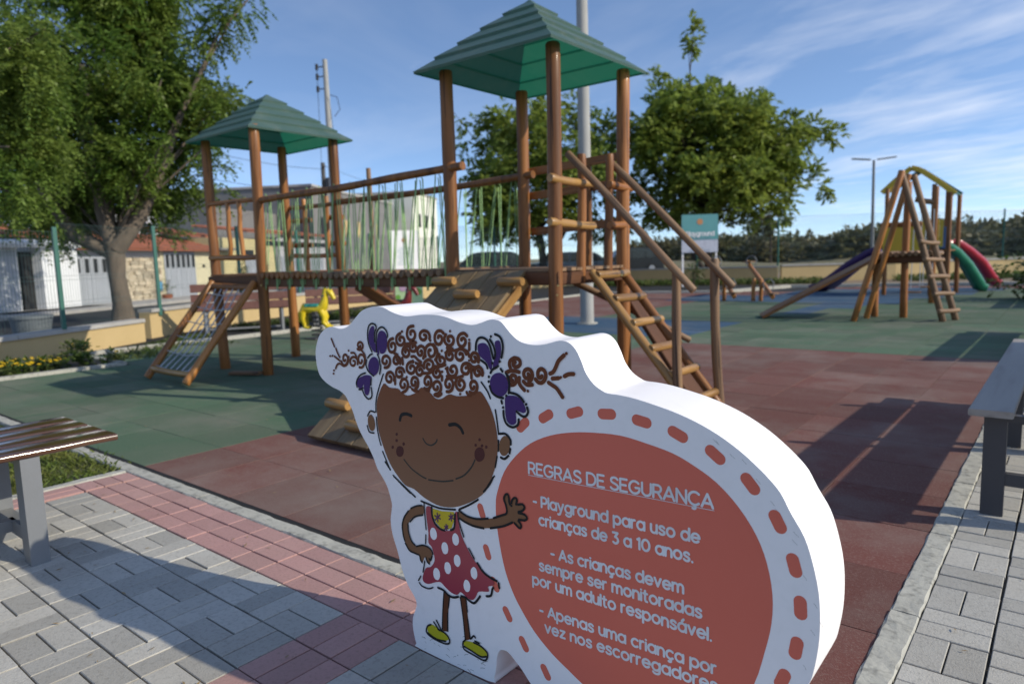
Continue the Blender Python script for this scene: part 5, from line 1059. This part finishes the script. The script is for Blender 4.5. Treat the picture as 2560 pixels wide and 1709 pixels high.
t=pole('utility_pole',-37.9,28.0,7.7,.2,.13,'short dark utility pole with a transformer, farther down the street','utility pole',mat('dark_pole',(.10,.095,.09),.8))
b=MB(); b.tube([(-38.3,28.2,7.4),(-37.4,27.8,7.4)],.06,4); b.build('cross_arm',DGREYM,t); b=MB(); b.tube([(-37.4,28.1,5.9),(-37.4,28.1,6.7)],.28,8); b.build('transformer',DGREYM,t)
WR=mat('black_cable',(.02,.02,.022),.6)
def cable(a,c_,sag,label,r=.012):
    a=Vector(a);c_=Vector(c_); b=MB(); b.tube([a*(1-i/14)+c_*(i/14)-Vector((0,0,sag*4*(i/14)*(1-i/14))) for i in range(15)],r,4); tag(b.build('overhead_cable',WR),label,'cable','overhead cables along the street')
cable((-25.4,18.75,9.4),(-38.3,28.2,7.4),.5,'thin cable dropping from the slim pole to the short dark pole'); cable((-18,-2,7.2),(-37.9,28.0,7.3),1.0,'upper thin cable running left from the short dark pole behind the left tower')
cable((-18,-2,6.2),(-37.9,28.0,6.0),1.0,'lower thin cable running left from the short dark pole behind the left tower'); cable((-37.4,27.8,7.4),(-60,75,7.5),.9,'thin cable running right from the short dark pole over the grey building')
cable((-25.1,19,9.2),(-24.5,19.3,.3),0,'thin cable hanging straight down beside the slim pole')
t=root('street_lamp',(-7.8,38,0),'distant slim street lamp with two arms, left of the leaning ladder','street lamp')
b=MB(); b.tube([(-7.8,38,0),(-7.85,38,5.45)],[.09,.06],8); b.build('shaft',GREYM,t)
for s in (-1,1): b=MB(); b.box((-7.85+s*.5,38+s*.3,5.52),(.85,.18,.06),Matrix.Rotation(.5,3,'Z')@Matrix.Rotation(-s*.1,3,'Y')); b.build('lamp_head',GREYM,t)
# ------------------------------------------------------------------ boards
def board(nm,c_,wd,h,z0,face,label,mats,legs=True):
    """upright board centred at c_, facing the angle face; returns root + local frame builder"""
    t=root(nm,(c_[0],c_[1],0),label,'sign',rz=face)
    lb(t,'face_panel',mats[0],-wd/2,wd/2,0,.04,z0,z0+h)
    if legs:
        for x in (-wd/2+.05,wd/2-.05): lb(t,'leg',mats[1],x-.03,x+.03,.045,.1,-.02,z0+h)
    return t
def flat(t,nm,m,P,y):
    b=MB(); P=P if area(P)>0 else P[::-1]; b.add([(x,y,z) for x,z in P],[tuple(range(len(P)))]); b.build(nm,m,t,True)
def disc(cx,cz,r,n=16): return [(cx+r*math.cos(2*PI*i/n),cz+r*math.sin(2*PI*i/n)) for i in range(n)]
TEAL=mat('teal_print',(.13,.36,.36),.5,(.12,.33,.33),2); LILAC=mat('pale_board',(.62,.63,.72),.5); ORS=mat('sun_orange_print',(.70,.30,.12),.5)
fa=R(38)
t=board('notice_board',(-10.97,24.87),1.35,1.40,1.25,fa,'teal and white board reading Playground with a small orange sun, under the right tree',(LILAC,WHITEP))
lb(t,'teal_field',TEAL,-.675,.675,-.012,-.002,1.72,2.65); flat(t,'sun_print',ORS,disc(0,2.38,.11),-.02)
b=MB(); b.tube
lt=MB(); lettering(lt,'Playground',-.50,1.86,.52,1.87,.15,.03,-.02,.2); lt.build('lettering_line',WHITEP,t,True)
b=MB()
for i,(z,w_) in enumerate(((1.78,.9),(1.42,.30),(1.33,.8))): b.box((0,-.02,z),(w_,.004,.018))
b.build('small_print',mat('faint_print',(.32,.40,.48),.6),t,True)
t=board('notice_board',(-10.9,10.0),.60,.82,1.04,R(60),'white notice board with a small orange sun and lines of text, seen through the ropes',(WHITEP,GREYM))
flat(t,'sun_print',ORS,disc(-.02,1.66,.05),-.006)
b=MB()
for i in range(9): b.box((0,-.006,1.50-.042*i),(.34 if i%3 else .26,.003,.008))
b.build('small_print',mat('teal_faint_print',(.35,.58,.56),.6),t,True)
t=board('notice_board',(-10.2,9.40),.54,.64,.20,R(38),'low green and white picture board behind the red spring horse',(mat('lime_print',(.50,.68,.30),.5,(.62,.78,.45),6),WHITEP))
for (x,z,r_,m) in ((-.12,.70,.07,mat('pink_print',(.72,.45,.60),.5)),(-.02,.66,.05,mat('blue_print',(.2,.38,.7),.5)),(.18,.62,.07,mat('green_print',(.25,.55,.08),.5)),(-.22,.52,.05,mat('green_print',(.25,.55,.08),.5)),(.1,.72,.04,mat('pink_print',(.7,.4,.6),.5))): flat(t,'picture_spot',m,disc(x,z,r_,10),-.006)
# ------------------------------------------------------------------ bin / trough by the fence
t=root('water_trough',(-14.55,4.25,0),'grey round trough standing behind the low wall by the left fence post','trough'); TR=mat('grey_trough',(.17,.19,.20),.6,(.12,.14,.15),4)
b=MB(); b.tube([(-14.55,4.25,0),(-14.55,4.25,.1),(-14.55,4.25,.40)],[.28,.29,.33],18); b.build('tub',TR,t); b=MB(); b.tube([(-14.55,4.25,.40),(-14.55,4.25,.45)],[.35,.35],18); b.build('rim',TR,t)
# ------------------------------------------------------------------ cars beyond the fence
GLASS=mat('dark_car_glass',(.02,.025,.03),.08,coat=.5); TYRE=mat('tyre',(.015,.015,.015),.85)
def car(x,y,rz,paint,label,h=1.5):
    t=root('parked_car',(x,y,0),label,'car','cars parked beyond the back fence',rz)
    prof=[(-2.1,.35),(-2.12,.75),(-2.0,.95),(-1.35,1.02),(-.75,h-.04),(.55,h),(1.2,h-.06),(1.75,1.0),(2.08,.9),(2.12,.4),(1.9,.28),(-1.9,.26)]
    b=MB(); P=crspline(prof,3); n=len(P)
    for s0,s1,k in ((-.80,.80,1),): b.prism(P,s0,s1,False)
    body=b.build('body',paint,t,True)
    b=MB(); g=[(-1.22,1.02),(-.70,h-.10),(.55,h-.07),(1.15,h-.12),(1.6,1.02)]; b.prism(g,-.812,.812); b.build('side_window',GLASS,t,True)
    b=MB(); b.box((0,-.815,1.22),(.07,.01,.5)); b.box((.9,-.815,1.22),(.07,.01,.5)); b.build('pillar',paint,t,True)
    for wx in (-1.32,1.32):
        for s in (-1,1):
            b=MB(); b.tube([(wx,s*.66,.33),(wx,s*.85,.33)],.33,16); wh=b.build('wheel',TYRE,t,True); b=MB(); b.tube([(wx,s*.855,.33),(wx,s*.86,.33)],.2,12); b.build('rim',CHAIN,wh,True)
    for s in (-1,1): b=MB(); b.box((-2.1,s*.6,.78),(.06,.3,.14)); b.build('headlight',WHITEP,t,True); b=MB(); b.box((2.1,s*.62,.82),(.05,.25,.16)); b.build('tail_light',mat('red_lens',(.4,.01,.01),.3),t,True)
car(-21.2,24.6,R(42),mat('navy_car_paint',(.012,.018,.035),.35,coat=.4),'dark navy car parked beyond the back fence, behind the rope bridge',1.55)
car(-18.8,27.6,R(40),mat('silver_car_paint',(.28,.32,.38),.35,coat=.5,metal=.2),'silver blue car parked beyond the back fence, left of the light pole',1.45)
car(-23.8,42.5,R(40),mat('black_car_paint',(.02,.02,.022),.4,coat=.3),'black tall car parked beyond the back fence, right of the light pole',1.75)

# ------------------------------------------------------------------ vegetation
LEAF=leafmat('neem_leaf',(.12,.20,.032),(.19,.25,.048),.5,.9)
LEAF2=leafmat('olive_leaf',(.20,.27,.05),(.26,.31,.06),.5,.7)
FARL=leafmat('scrub_leaf',(.12,.125,.05),(.17,.15,.08),.3,.15)
GRASS=leafmat('grass_blade',(.11,.16,.03),(.19,.20,.05),.35,3)
WEED=leafmat('weed_leaf',(.06,.11,.02),(.12,.14,.04),.3,4)
BARK=mat('tree_bark',(.20,.155,.115),.9,(.10,.078,.06),9,.5,.8,22,(1,1,.4)); BARKD=mat('dark_bark',(.07,.055,.045),.9,(.04,.032,.027),9,.5,.6,20)
rg=np.random.default_rng(11); TOT=[]
def npmesh(name,V,F,m,parent=None):
    TOT.append((name,len(F)))
    me=bpy.data.meshes.new(name); k=F.shape[1]; me.vertices.add(len(V)); me.vertices.foreach_set('co',V.astype(np.float32).ravel())
    me.loops.add(F.size); me.loops.foreach_set('vertex_index',F.astype(np.int32).ravel()); me.polygons.add(len(F)); me.polygons.foreach_set('loop_start',np.arange(0,F.size,k,dtype=np.int32)); me.update(calc_edges=True); me.materials.append(m)
    return link(name,me,parent)
def unit(v): return v/np.maximum(np.linalg.norm(v,axis=-1,keepdims=True),1e-9)
def leaves(C,D,ll,lw,spread,npairs,slen,droop=.6,curl=.25):
    """pinnate sprays: C centres (n,3), D directions (n,3); npairs leaflets each side"""
    n=len(C); D=unit(D+rg.normal(0,.25,(n,3))); side=unit(np.cross(D,np.array([0,0,1.])+rg.normal(0,.25,(n,3)))); 
    V=[];
    for k in range(npairs):
        u=(k+.6)/npairs; p=C+D*slen*u[...,None] if hasattr(u,'shape') else C+D*(slen*u); p=p+np.array([0,0,-droop*slen*u*u*.6])
        for s in (-1,1):
            ld=unit(side*s*spread+D*.75+rg.normal(0,.15,(n,3))+np.array([0,0,-.35*droop]))
            w_=unit(np.cross(ld,np.array([0,0,1.])+rg.normal(0,.5,(n,3))))*lw*.5; L_=ll*(1-.35*abs(u-.45))*rg.uniform(.8,1.2,(n,1))
            V.append(np.stack([p,p+ld*L_*.45+w_,p+ld*L_,p+ld*L_*.45-w_],1))
    V=np.concatenate(V,0).reshape(-1,3); F=np.arange(len(V)).reshape(-1,4); return V,F
def lobe_points(lobes,density,shell=.55):
    C=[];D=[]
    for (x,y,z,rx,ry,rz_) in lobes:
        n=max(3,int(density*(rx*ry+ry*rz_+rx*rz_)/3*4*PI)); d=unit(rg.normal(0,1,(n,3))); r=shell+(1-shell)*rg.random((n,1))**.6
        r*=1+.18*np.sin(d[:,:1]*7+x)+.14*np.sin(d[:,1:2]*9+y*3)
        C.append(np.array([x,y,z])+d*r*np.array([rx,ry,rz_])); D.append(unit(d+np.array([0,0,-.15])))
    return np.concatenate(C),np.concatenate(D)
def tree(name,loc,label,limbs,lobes,dens,leaf,ll,lw,npairs,slen,bark,grp=None,droop=.6,clump=0,cat='tree'):
    t=root(name,loc,label,cat,grp); b=MB()
    P_,r_=limbs[0]; b.tube(P_,r_,14); b.build('trunk',bark,t)
    for P_,r_ in limbs[1:]:
        b=MB(); b.tube(P_,r_,8); b.build('limb',bark,t)
    C,D=lobe_points(lobes,dens)
    # holes: drop sprays where a slow random field is low, so that sky shows through
    f=np.sin(C[:,0]*2.3+1)+np.sin(C[:,1]*2.9+2)+np.sin(C[:,2]*3.1)+rg.normal(0,.7,len(C)); keep=f>-1.15; C,D=C[keep],D[keep]
    V,F=leaves(C,D,ll,lw,.8,npairs,slen,droop); npmesh('crown',V,F,leaf,t)
    # twigs
    b=MB()
    idx=rg.choice(len(lobes),min(len(lobes),26),replace=False)
    base=Vector(limbs[0][0][-1])
    for i in idx:
        e=Vector(lobes[i][:3]); m_=(base+e)/2+Vector((0,0,.15)); b.tube([base,m_,e],[.05,.032,.012],5)
    b.build('twigs',bark,t); return t
# crown masses (x, y, z, radius)
NEEM_BIG=[(-16.59,7.34,6.66,1.03),(-17.12,7.5,6.77,1.03),(-18.37,8.26,7.3,1.03),(-16.57,6.76,6.85,0.72),(-18.76,7.63,7.5,0.72),(-19.07,7.8,7.64,0.72),(-16.4,6.35,5.17,1.18),(-18.89,7.27,5.66,1.18),(-20.14,7.68,5.94,1.18),(-15.29,6.89,5.29,1.03),(-17.25,7.88,5.81,1.03),(-18.53,8.4,6.08,1.03),(-18.09,6.18,4.97,1.03),(-19.72,6.75,5.47,1.03),(-21.34,7.35,5.74,1.03),(-15.87,6.53,3.85,1.18),(-17.15,7.05,3.97,1.18),(-19.33,7.86,4.52,1.18),(-15.96,7.95,5.14,0.77),(-16.14,8.01,5.14,0.77),(-18.92,9.35,5.7,0.77),(-14.48,7.91,4.69,0.57),(-15.99,8.73,5.05,0.57),(-17.52,9.52,5.31,0.57),(-15.5,9.1,5.18,0.43),(-17.06,8.35,6.17,0.39),(-15.51,7.04,3.2,0.93),(-16.74,7.69,3.4,0.93),(-17.74,8.05,3.51,0.93),(-17.39,6.47,3.17,0.98),(-18.19,6.77,3.2,0.98),(-20.21,7.4,3.48,0.98),(-18.25,5.85,3.52,0.88),(-18.83,6.06,3.62,0.88),(-20.6,6.62,3.83,0.88),(-14.43,7.33,3.74,0.62),(-16.08,8.2,4.1,0.62),(-17.4,8.86,4.35,0.62),(-16.25,8.08,2.99,0.43),(-15.45,8.46,3.03,0.29),(-15.82,8.82,3.71,0.23),(-16.62,7.45,2.41,0.43),(-17.61,6.79,2.37,0.31),(-16.87,5.65,2.47,0.57),(-18.38,6.18,2.57,0.57),(-19.89,6.75,2.71,0.57),(-19.49,6.31,1.87,0.31),(-17.38,8.07,2.15,0.33),(-18.22,5.48,2.71,0.62),(-19.15,5.72,2.84,0.62),(-20.53,6.2,2.97,0.62),(-18.01,5.78,6.03,0.82),(-19.73,6.2,6.49,0.82),(-20.44,6.53,6.73,0.82),(-19.14,5.56,5.16,0.93),(-20.46,5.92,5.34,0.93),(-20.79,6.02,5.4,0.93),(-16.95,7.7,7.82,1.13),(-17.0,7.66,7.81,1.13),(-18.46,8.24,8.43,1.13),(-17.46,6.5,7.59,1.13),(-18.42,6.72,7.89,1.13),(-21.3,7.76,8.83,1.13),(-16.1,8.4,4.47,0.41)]
NEEM_NEAR=[(-12.25,3.65,4.42,0.52),(-13.36,4.02,4.71,0.52),(-13.74,4.1,4.78,0.52),(-11.86,3.8,3.92,0.48),(-12.91,4.11,4.15,0.48),(-14.08,4.49,4.47,0.48),(-12.56,3.61,3.34,0.62),(-13.59,4.0,3.53,0.62),(-14.68,4.24,3.7,0.62),(-12.5,3.96,3.14,0.41),(-13.07,4.15,3.26,0.41),(-13.75,4.32,3.39,0.41),(-11.77,3.32,2.51,0.52),(-12.95,3.64,2.57,0.52),(-14.26,4.07,2.71,0.52),(-12.79,4.26,3.06,0.26),(-12.05,3.93,4.81,0.35),(-13.52,4.37,5.23,0.35),(-14.34,4.65,5.49,0.35),(-12.94,3.46,4.02,0.69),(-13.59,3.59,4.14,0.69),(-14.36,3.87,4.32,0.69)]
ROUND_R=[(-11.33,21.99,6.21,0.57),(-10.15,21.46,5.75,0.83),(-10.69,22.45,5.96,0.83),(-11.75,24.83,6.45,0.83),(-9.32,22.16,5.94,0.83),(-9.76,23.4,6.13,0.83),(-10.68,25.47,6.59,0.83),(-8.31,22.5,5.51,0.87),(-8.98,24.3,5.8,0.87),(-9.73,26.33,6.07,0.87),(-10.9,21.08,4.74,0.98),(-11.59,22.42,4.98,0.98),(-12.29,23.9,5.18,0.98),(-9.57,21.34,4.34,1.28),(-10.6,24.03,4.84,1.28),(-10.8,24.05,4.75,1.28),(-8.77,22.98,4.37,1.28),(-9.09,24.12,4.71,1.28),(-9.89,25.91,4.91,1.28),(-7.76,23.67,4.71,0.87),(-8.17,25.03,4.87,0.87),(-8.71,26.88,5.22,0.87),(-7.57,25.93,5.15,0.68),(-6.77,25.38,5.04,0.39),(-12.05,22.27,3.7,0.68),(-10.27,21.6,3.18,1.13),(-10.87,23.0,3.45,1.13),(-11.28,23.97,3.41,1.13),(-8.62,21.74,3.22,1.13),(-9.69,24.43,3.58,1.13),(-10.01,25.03,3.51,1.13),(-7.77,23.22,3.55,0.98),(-8.19,24.17,3.6,0.98),(-8.89,26.65,3.91,0.98),(-7.6,25.0,3.11,0.57),(-11.2,21.71,2.46,0.53),(-10.16,22.86,2.38,0.63),(-9.31,24.5,2.59,0.53),(-7.91,24.11,2.59,0.42),(-7.36,24.94,4.03,0.57),(-10.69,23.31,6.87,0.38),(-10.23,23.69,6.9,0.3),(-11.56,22.59,6.76,0.27),(-8.83,24.74,6.34,0.33),(-11.59,22.74,7.84,0.17),(-11.59,22.69,7.55,0.2),(-11.64,22.61,7.25,0.2),(-10.73,23.62,9.02,0.2),(-10.72,23.58,8.74,0.21),(-10.72,23.54,8.47,0.18),(-10.63,23.59,8.33,0.14),(-7.15,25.72,3.81,0.15),(-6.95,25.82,3.41,0.12),(-6.75,25.94,3.19,0.11),(-6.74,26.27,5.28,0.18),(-8.86,24.08,2.15,0.21)]
ROUND_M=[(-17.65,18.9,6.41,0.19),(-17.39,19.07,6.15,0.25),(-17.01,19.36,6.05,0.38),(-16.67,19.62,6.36,0.41),(-16.36,19.98,6.59,0.25),(-16.93,19.37,5.25,0.71),(-14.9,18.9,5.26,0.86),(-15.67,19.72,5.45,0.86),(-16.59,20.83,5.7,0.86),(-17.13,18.98,4.33,0.6),(-15.16,18.44,3.98,0.94),(-16.19,19.49,3.98,0.94),(-16.66,20.2,4.23,0.94),(-14.04,19.32,5.77,0.75),(-14.87,20.63,6.0,0.75),(-16.09,22.17,6.41,0.75),(-14.29,21.89,6.36,0.66),(-13.8,22.94,6.04,0.5),(-14.02,19.22,4.5,1.02),(-15.13,21.01,4.76,1.02),(-16.11,22.32,4.83,1.02),(-12.4,19.43,4.24,1.02),(-13.49,21.12,4.46,1.02),(-14.42,22.6,4.72,1.02),(-12.71,22.03,5.1,0.6),(-15.38,18.02,3.05,0.86),(-16.23,18.99,3.13,0.86),(-17.06,19.94,3.21,0.86),(-14.41,18.57,2.89,0.86),(-15.1,19.44,2.88,0.86),(-16.24,20.84,2.98,0.86),(-13.72,20.25,3.16,0.86),(-14.6,21.38,3.29,0.86),(-14.89,22.0,3.39,0.86),(-12.88,21.53,3.58,0.71),(-15.7,18.89,2.1,0.5),(-16.64,19.07,2.2,0.35),(-15.21,20.32,1.93,0.41),(-13.95,21.87,2.34,0.6),(-12.48,21.6,2.41,0.53),(-15.41,20.77,6.76,0.25),(-16.19,19.93,5.91,0.47)]
ROUND_R=[(x*1.25,y*1.25,1.2+(z-1.2)*1.25,r*1.25) for x,y,z,r in ROUND_R]; ROUND_M=[(x*1.2,y*1.2,1.2+(z-1.2)*1.2,r*1.2) for x,y,z,r in ROUND_M]
def sublobes(L_,k0,fr=(.28,.48),flat=.7,sp=.78):
    out=[]
    for (x,y,z,r) in L_:
        for k in range(k0 if r>.35 else 3):
            d=unit(rg.normal(0,1,3)); q=np.array([x,y,z])+d*r*sp*rg.uniform(.6,1); s=r*rg.uniform(*fr) if r>.35 else r*.6; out.append((q[0],q[1],q[2],s,s,s*flat))
    return out
TX,TY=-15.9,6.35
big=sublobes(NEEM_BIG,9)
# long bare-based shoot reaching up right
for k in range(13):
    u=k/12; big.append((-15.35+.9*u,7.75+1.9*u,5.5+2.25*u+.25*u*u,.20+.16*math.sin(u*3),.2+.16*math.sin(u*3),.28))
limbs=[([(TX-.05,TY,-.1),(TX,TY,.5),(TX-.06,TY-.03,1.1),(TX-.1,TY,1.75)],[.29,.19,.17,.20]),
 ([(TX-.1,TY,1.55),(TX-.75,TY-.5,1.95),(TX-1.1,TY-.8,2.7),(TX-1.3,TY-1.2,3.8)],[.17,.15,.12,.07]),([(TX-.12,TY,1.65),(TX-.3,TY-.1,2.5),(TX-.5,TY,3.6),(TX-.9,TY,5.6)],[.20,.16,.12,.06]),
 ([(TX-.05,TY,1.65),(TX+.25,TY+.4,2.3),(TX+.2,TY+.9,3.2),(TX+.5,TY+1.4,4.6)],[.19,.15,.11,.06]),([(TX+.5,TY+1.4,4.6),(-15.0,8.5,6.3),(-14.45,9.6,7.8)],[.05,.03,.012])]
tree('neem_tree',(TX,TY,0),'big dark green feathery tree with a forked thick trunk behind the low yellow wall',limbs,big,25,LEAF,.115,.052,7,.38,BARK,droop=.8)
near=sublobes(NEEM_NEAR,9)
tree('neem_tree',(-13.9,1.2,0),'nearer feathery green tree hanging into the picture from the left edge',[([(-13.9,1.2,-.1),(-13.8,1.3,1.5),(-13.5,1.7,2.6)],[.25,.2,.15]),([(-13.5,1.7,2.6),(-12.9,2.4,3.4),(-12.5,3.0,4.2)],[.12,.08,.04])],near,38,LEAF,.085,.040,7,.32,BARK,droop=.9)
def roundtree(cx,cy,label,lobes,trunkpts):
    return tree('round_tree',(cx,cy,0),label,trunkpts,lobes,12,LEAF2,.29,.13,4,.38,BARKD,'bushy trees along the back fence',droop=.25)
cx,cy=-12.1,29.4
t=roundtree(cx,cy,'broad bushy tree with two thin shoots on top, right of the right tower',sublobes(ROUND_R,9,(.24,.42),.85),
 [([(cx-.3,cy-.3,-.1),(cx-.35,cy-.3,1.2),(cx-.7,cy-.5,2.8)],[.20,.16,.13]),([(cx-.1,cy-.3,-.1),(cx-1.1,cy-1.0,1.7),(cx-1.6,cy-1.2,3.2)],[.12,.11,.08]),([(cx-1.2,cy-.4,7.0),(cx-1.25,cy-.2,9.0),(cx-1.2,cy+.1,10.9)],[.05,.03,.014])])
cx,cy=-18.3,24.7
roundtree(cx,cy,'bushy tree behind the rope bridge and the right tower',sublobes(ROUND_M,9,(.24,.42),.85),
 [([(cx+.2,cy,-.1),(cx+.15,cy,1.2),(cx,cy,2.4)],[.2,.17,.14]),([(cx+.15,cy,1.0),(cx+.7,cy+.5,1.9),(cx+1.2,cy+.9,3.0)],[.10,.09,.06])])
# far scrub beyond the field: one mass, with a few trees that stand out
lobes=[]
for k in range(620):
    a=rg.random(); x=-48+a*95+rg.normal(0,1); y=86+rg.normal(0,7)-x*.25; hgt=.9+.6*math.sin(x*.11+1.0)+.5*math.sin(x*.31)+ (.7 if x>5 else 0)*min(1,(x-5)/12)+ .022*max(0,x+30)
    s=rg.uniform(1.1,2.3); lobes.append((x,y,rg.uniform(.2,1)*hgt+.4,s*1.3,s,s*.8))
C,D=lobe_points(lobes,2.4,.5); V,F=leaves(C,D,.8,.42,.9,2,.7,.1); tag(npmesh('distant_scrub',V,F,FARL),'dense band of dry green scrub along the horizon','scrub',kind='stuff')
def fartree(x,y,h,r,label):
    L_=[(x+rg.normal(0,r*.5),y+rg.normal(0,r*.5),h-r*.6+rg.normal(0,r*.35),r*.5,r*.5,r*.4) for k in range(12)]
    return tree('scrub_tree',(x,y,0),label,[([(x,y,0),(x,y,h*.7)],[.12,.07])],L_,6,FARL,.5,.28,2,.45,BARKD,'lone trees above the distant scrub',.1)
fartree(-23.5,70,4.6,1.3,'small round-topped tree standing above the scrub, left of the second fence post'); fartree(5.5,62,4.0,1.5,'taller dark tree above the scrub at the right edge'); fartree(-1.5,70,3.9,1.1,'low tree above the scrub right of the slides')
# leafy bush at the right edge by the wall
def bush(x,y,h,r,label,n=10,leaf=WEED,ll=.12,lw=.06,grp=None,nm='bush'):
    L_=[(x+rg.normal(0,r*.5),y+rg.normal(0,r*.5),rg.uniform(.25,1)*h,r*.38,r*.38,r*.3) for k in range(n)]
    t=root(nm,(x,y,0),label,'bush' if nm=='bush' else 'plant',grp); C,D=lobe_points(L_,60 if r<.5 else 30,.2); V,F=leaves(C,D,ll,lw,.9,3,ll*1.6,.2); npmesh('foliage',V,F,leaf,t)
    b=MB()
    for k in range(5): b.tube([(x,y,-.03),(x+rg.normal(0,r*.3),y+rg.normal(0,r*.3),h*.5),(x+rg.normal(0,r*.5),y+rg.normal(0,r*.5),h)],[.012,.009,.004],4)
    b.build('stem',BARKD,t); return t
bush(-.45,18.9,1.1,.6,'leafy green shrub at the right edge in front of the back wall',16,WEED,.14,.07)
bush(-10.2,22.6,1.0,.25,'small bright green sapling by the back wall, left of the teal board',6,WEED,.12,.06)
p=st(5.9,-.6,.3); bush(p.x,p.y,.75,.22,'spiky green plant in the terracotta pot by the stone wall',6,WEED,.14,.03)
p=st(10.6,-1.0); bush(p.x,p.y,1.35,.5,'rounded green shrub in front of the yellow house, behind the left tower',10,WEED,.1,.05)
for i,(x,y,h_,lab) in enumerate(((-8.55,2.55,.0,''),)): pass
fl=mat('yellow_petal',(.80,.52,.01),.5)
def flowers(x,y,r,h,n,label):
    t=root('flower_clump',(x,y,0),label,'flowers'); L_=[(x+rg.normal(0,r*.45),y+rg.normal(0,r*.45),rg.uniform(.3,.9)*h,r*.35,r*.35,h*.35) for k in range(8)]
    C,D=lobe_points(L_,300,.1); C[:,2]=np.maximum(C[:,2],.0); V,F=leaves(C,D,.05,.025,.9,3,.07,.1); npmesh('foliage',V,F,WEED,t)
    for k in range(n):
        c_=Vector((x+rg.normal(0,r*.55),y+rg.normal(0,r*.55),h*rg.uniform(.85,1.25))); b=MB(); vs=[c_+Vector((0,0,.012))]
        for j in range(10): a=2*PI*j/10; q=.028 if j%2 else .017; vs.append(c_+Vector((q*math.cos(a),q*math.sin(a)*.9,.004*math.sin(3*a)+.01*(j%2))))
        b.add(vs,[(0,j+1,(j+1)%10+1) for j in range(10)]); b.build('blossom',fl,t)
flowers(-9.95,2.75,.42,.12,60,'low clump of yellow flowers at the left edge beside the green mat'); flowers(-9.8,3.35,.2,.26,5,'taller leafy plant with one yellow flower by the low wall'); flowers(-9.75,3.75,.12,.14,2,'tiny sprig with a single yellow flower near the mat edge')
def tufts(name,label,pts,n,h,w_,m,cat='grass'):
    C=np.array(pts)[rg.integers(0,len(pts),n)]+np.c_[rg.normal(0,.12,(n,2)),np.zeros(n)]; d=unit(rg.normal(0,.45,(n,3))+np.array([0,0,1.])); hh=h*rg.uniform(.4,1.2,(n,1)); s=unit(np.cross(d,rg.normal(0,1,(n,3))))*w_/2
    V=np.stack([C-s,C+s,C+d*hh*.6+s*.7+rg.normal(0,.004,(n,3)),C+d*hh+unit(d*[1,1,0])*hh*.35],1).reshape(-1,3); F=np.arange(len(V)).reshape(-1,4); return tag(npmesh(name,V,F,m),label,cat,kind='stuff')
# lawn left of the paving
n=52000; gx=rg.uniform(-8.5,-4.46,n); gy=rg.uniform(-1.2,1.67,n); k=(gx>-6.6)|(rg.random(n)<.35); gx,gy=gx[k],gy[k]; C=np.c_[gx,gy,np.full(len(gx),-.025)]; n=len(C)
d=unit(rg.normal(0,.55,(n,3))+np.array([0,0,1.])); hh=rg.uniform(.018,.05,(n,1)); s=unit(np.cross(d,rg.normal(0,1,(n,3))))*.0022
V=np.stack([C-s,C+s,C+d*hh*.6+s*.8,C+d*hh+unit(d*[1,1,0])*hh*.4],1).reshape(-1,3); tag(npmesh('grass',V,np.arange(len(V)).reshape(-1,4),GRASS),'short green lawn between the left bench and the kerb','grass',kind='stuff')
b=MB(); b.add([(x,y,-.022) for x,y in ((-8.6,-1.4),(-4.44,-1.4),(-4.44,1.69),(-8.6,1.69))],[(0,1,2,3)]); tag(b.build('lawn_soil',mat('lawn_soil',(.07,.085,.03),.95,(.10,.09,.04),12,.5,.5,60)),kind='structure')
tufts('kerb_grass','grass tuft growing against the kerb under the left bench',[(-4.62-.1*i,1.62,-.02) for i in range(6)],160,.06,.003,GRASS)
tufts('weeds','patchy weeds growing in the planting bed below the low wall',[(-10.2-.35*i+.1*j,3.9+.32*i+.2*j,-.02) for i in range(7) for j in range(3)]+[(-11.4+.3*i,5.2+.5*i*.3,-.02) for i in range(4)],1500,.08,.010,WEED,'weeds')
tufts('weeds','thin grass along the foot of the back wall and behind the far kerb',[(-15.5+.45*i,24.6+.13*i+.5*j,-.02) for i in range(20) for j in range(3)]+[(-5+.5*i,29+.6*i*.6+j*.8,-.02) for i in range(14) for j in range(3)],5000,.25,.02,WEED,'weeds')
tufts('weeds','weeds beside the wall behind the benches',[(-12.6-.25*i+.3*j,7.2+1.0*i+.2*j,-.02) for i in range(9) for j in range(2)],2200,.16,.014,WEED,'weeds')

# fallen leaves and grit on the floor
n=900; C=np.c_[rg.uniform(-9,-.5,n),rg.uniform(1.9,12,n)**1.0,np.full(n,.004)]; C=np.r_[C,np.c_[rg.uniform(-4.3,-.4,150),rg.uniform(0,1.6,150),np.full(150,.005)],np.c_[rg.uniform(-.3,.5,60),rg.uniform(1.5,6,60),np.full(60,.005)]]; n=len(C)
a=rg.uniform(0,2*PI,n); d=np.c_[np.cos(a),np.sin(a),rg.uniform(-.1,.25,n)]; s=np.c_[-np.sin(a),np.cos(a),rg.uniform(-.2,.2,n)]; L_=rg.uniform(.004,.016,(n,1)); V=np.stack([C,C+d*L_+s*L_*.28,C+d*L_*2,C+d*L_-s*L_*.28],1).reshape(-1,3); V[:,2]=np.maximum(V[:,2],.002)
tag(npmesh('fallen_leaves',V,np.arange(len(V)).reshape(-1,4),mat('dry_leaf',(.34,.24,.12),.8,(.2,.13,.06),3,coord='World')),'tiny dry leaves and crumbs scattered over the rubber floor and paving','leaves',kind='stuff')
print(TOT,sum(a[1] for a in TOT))
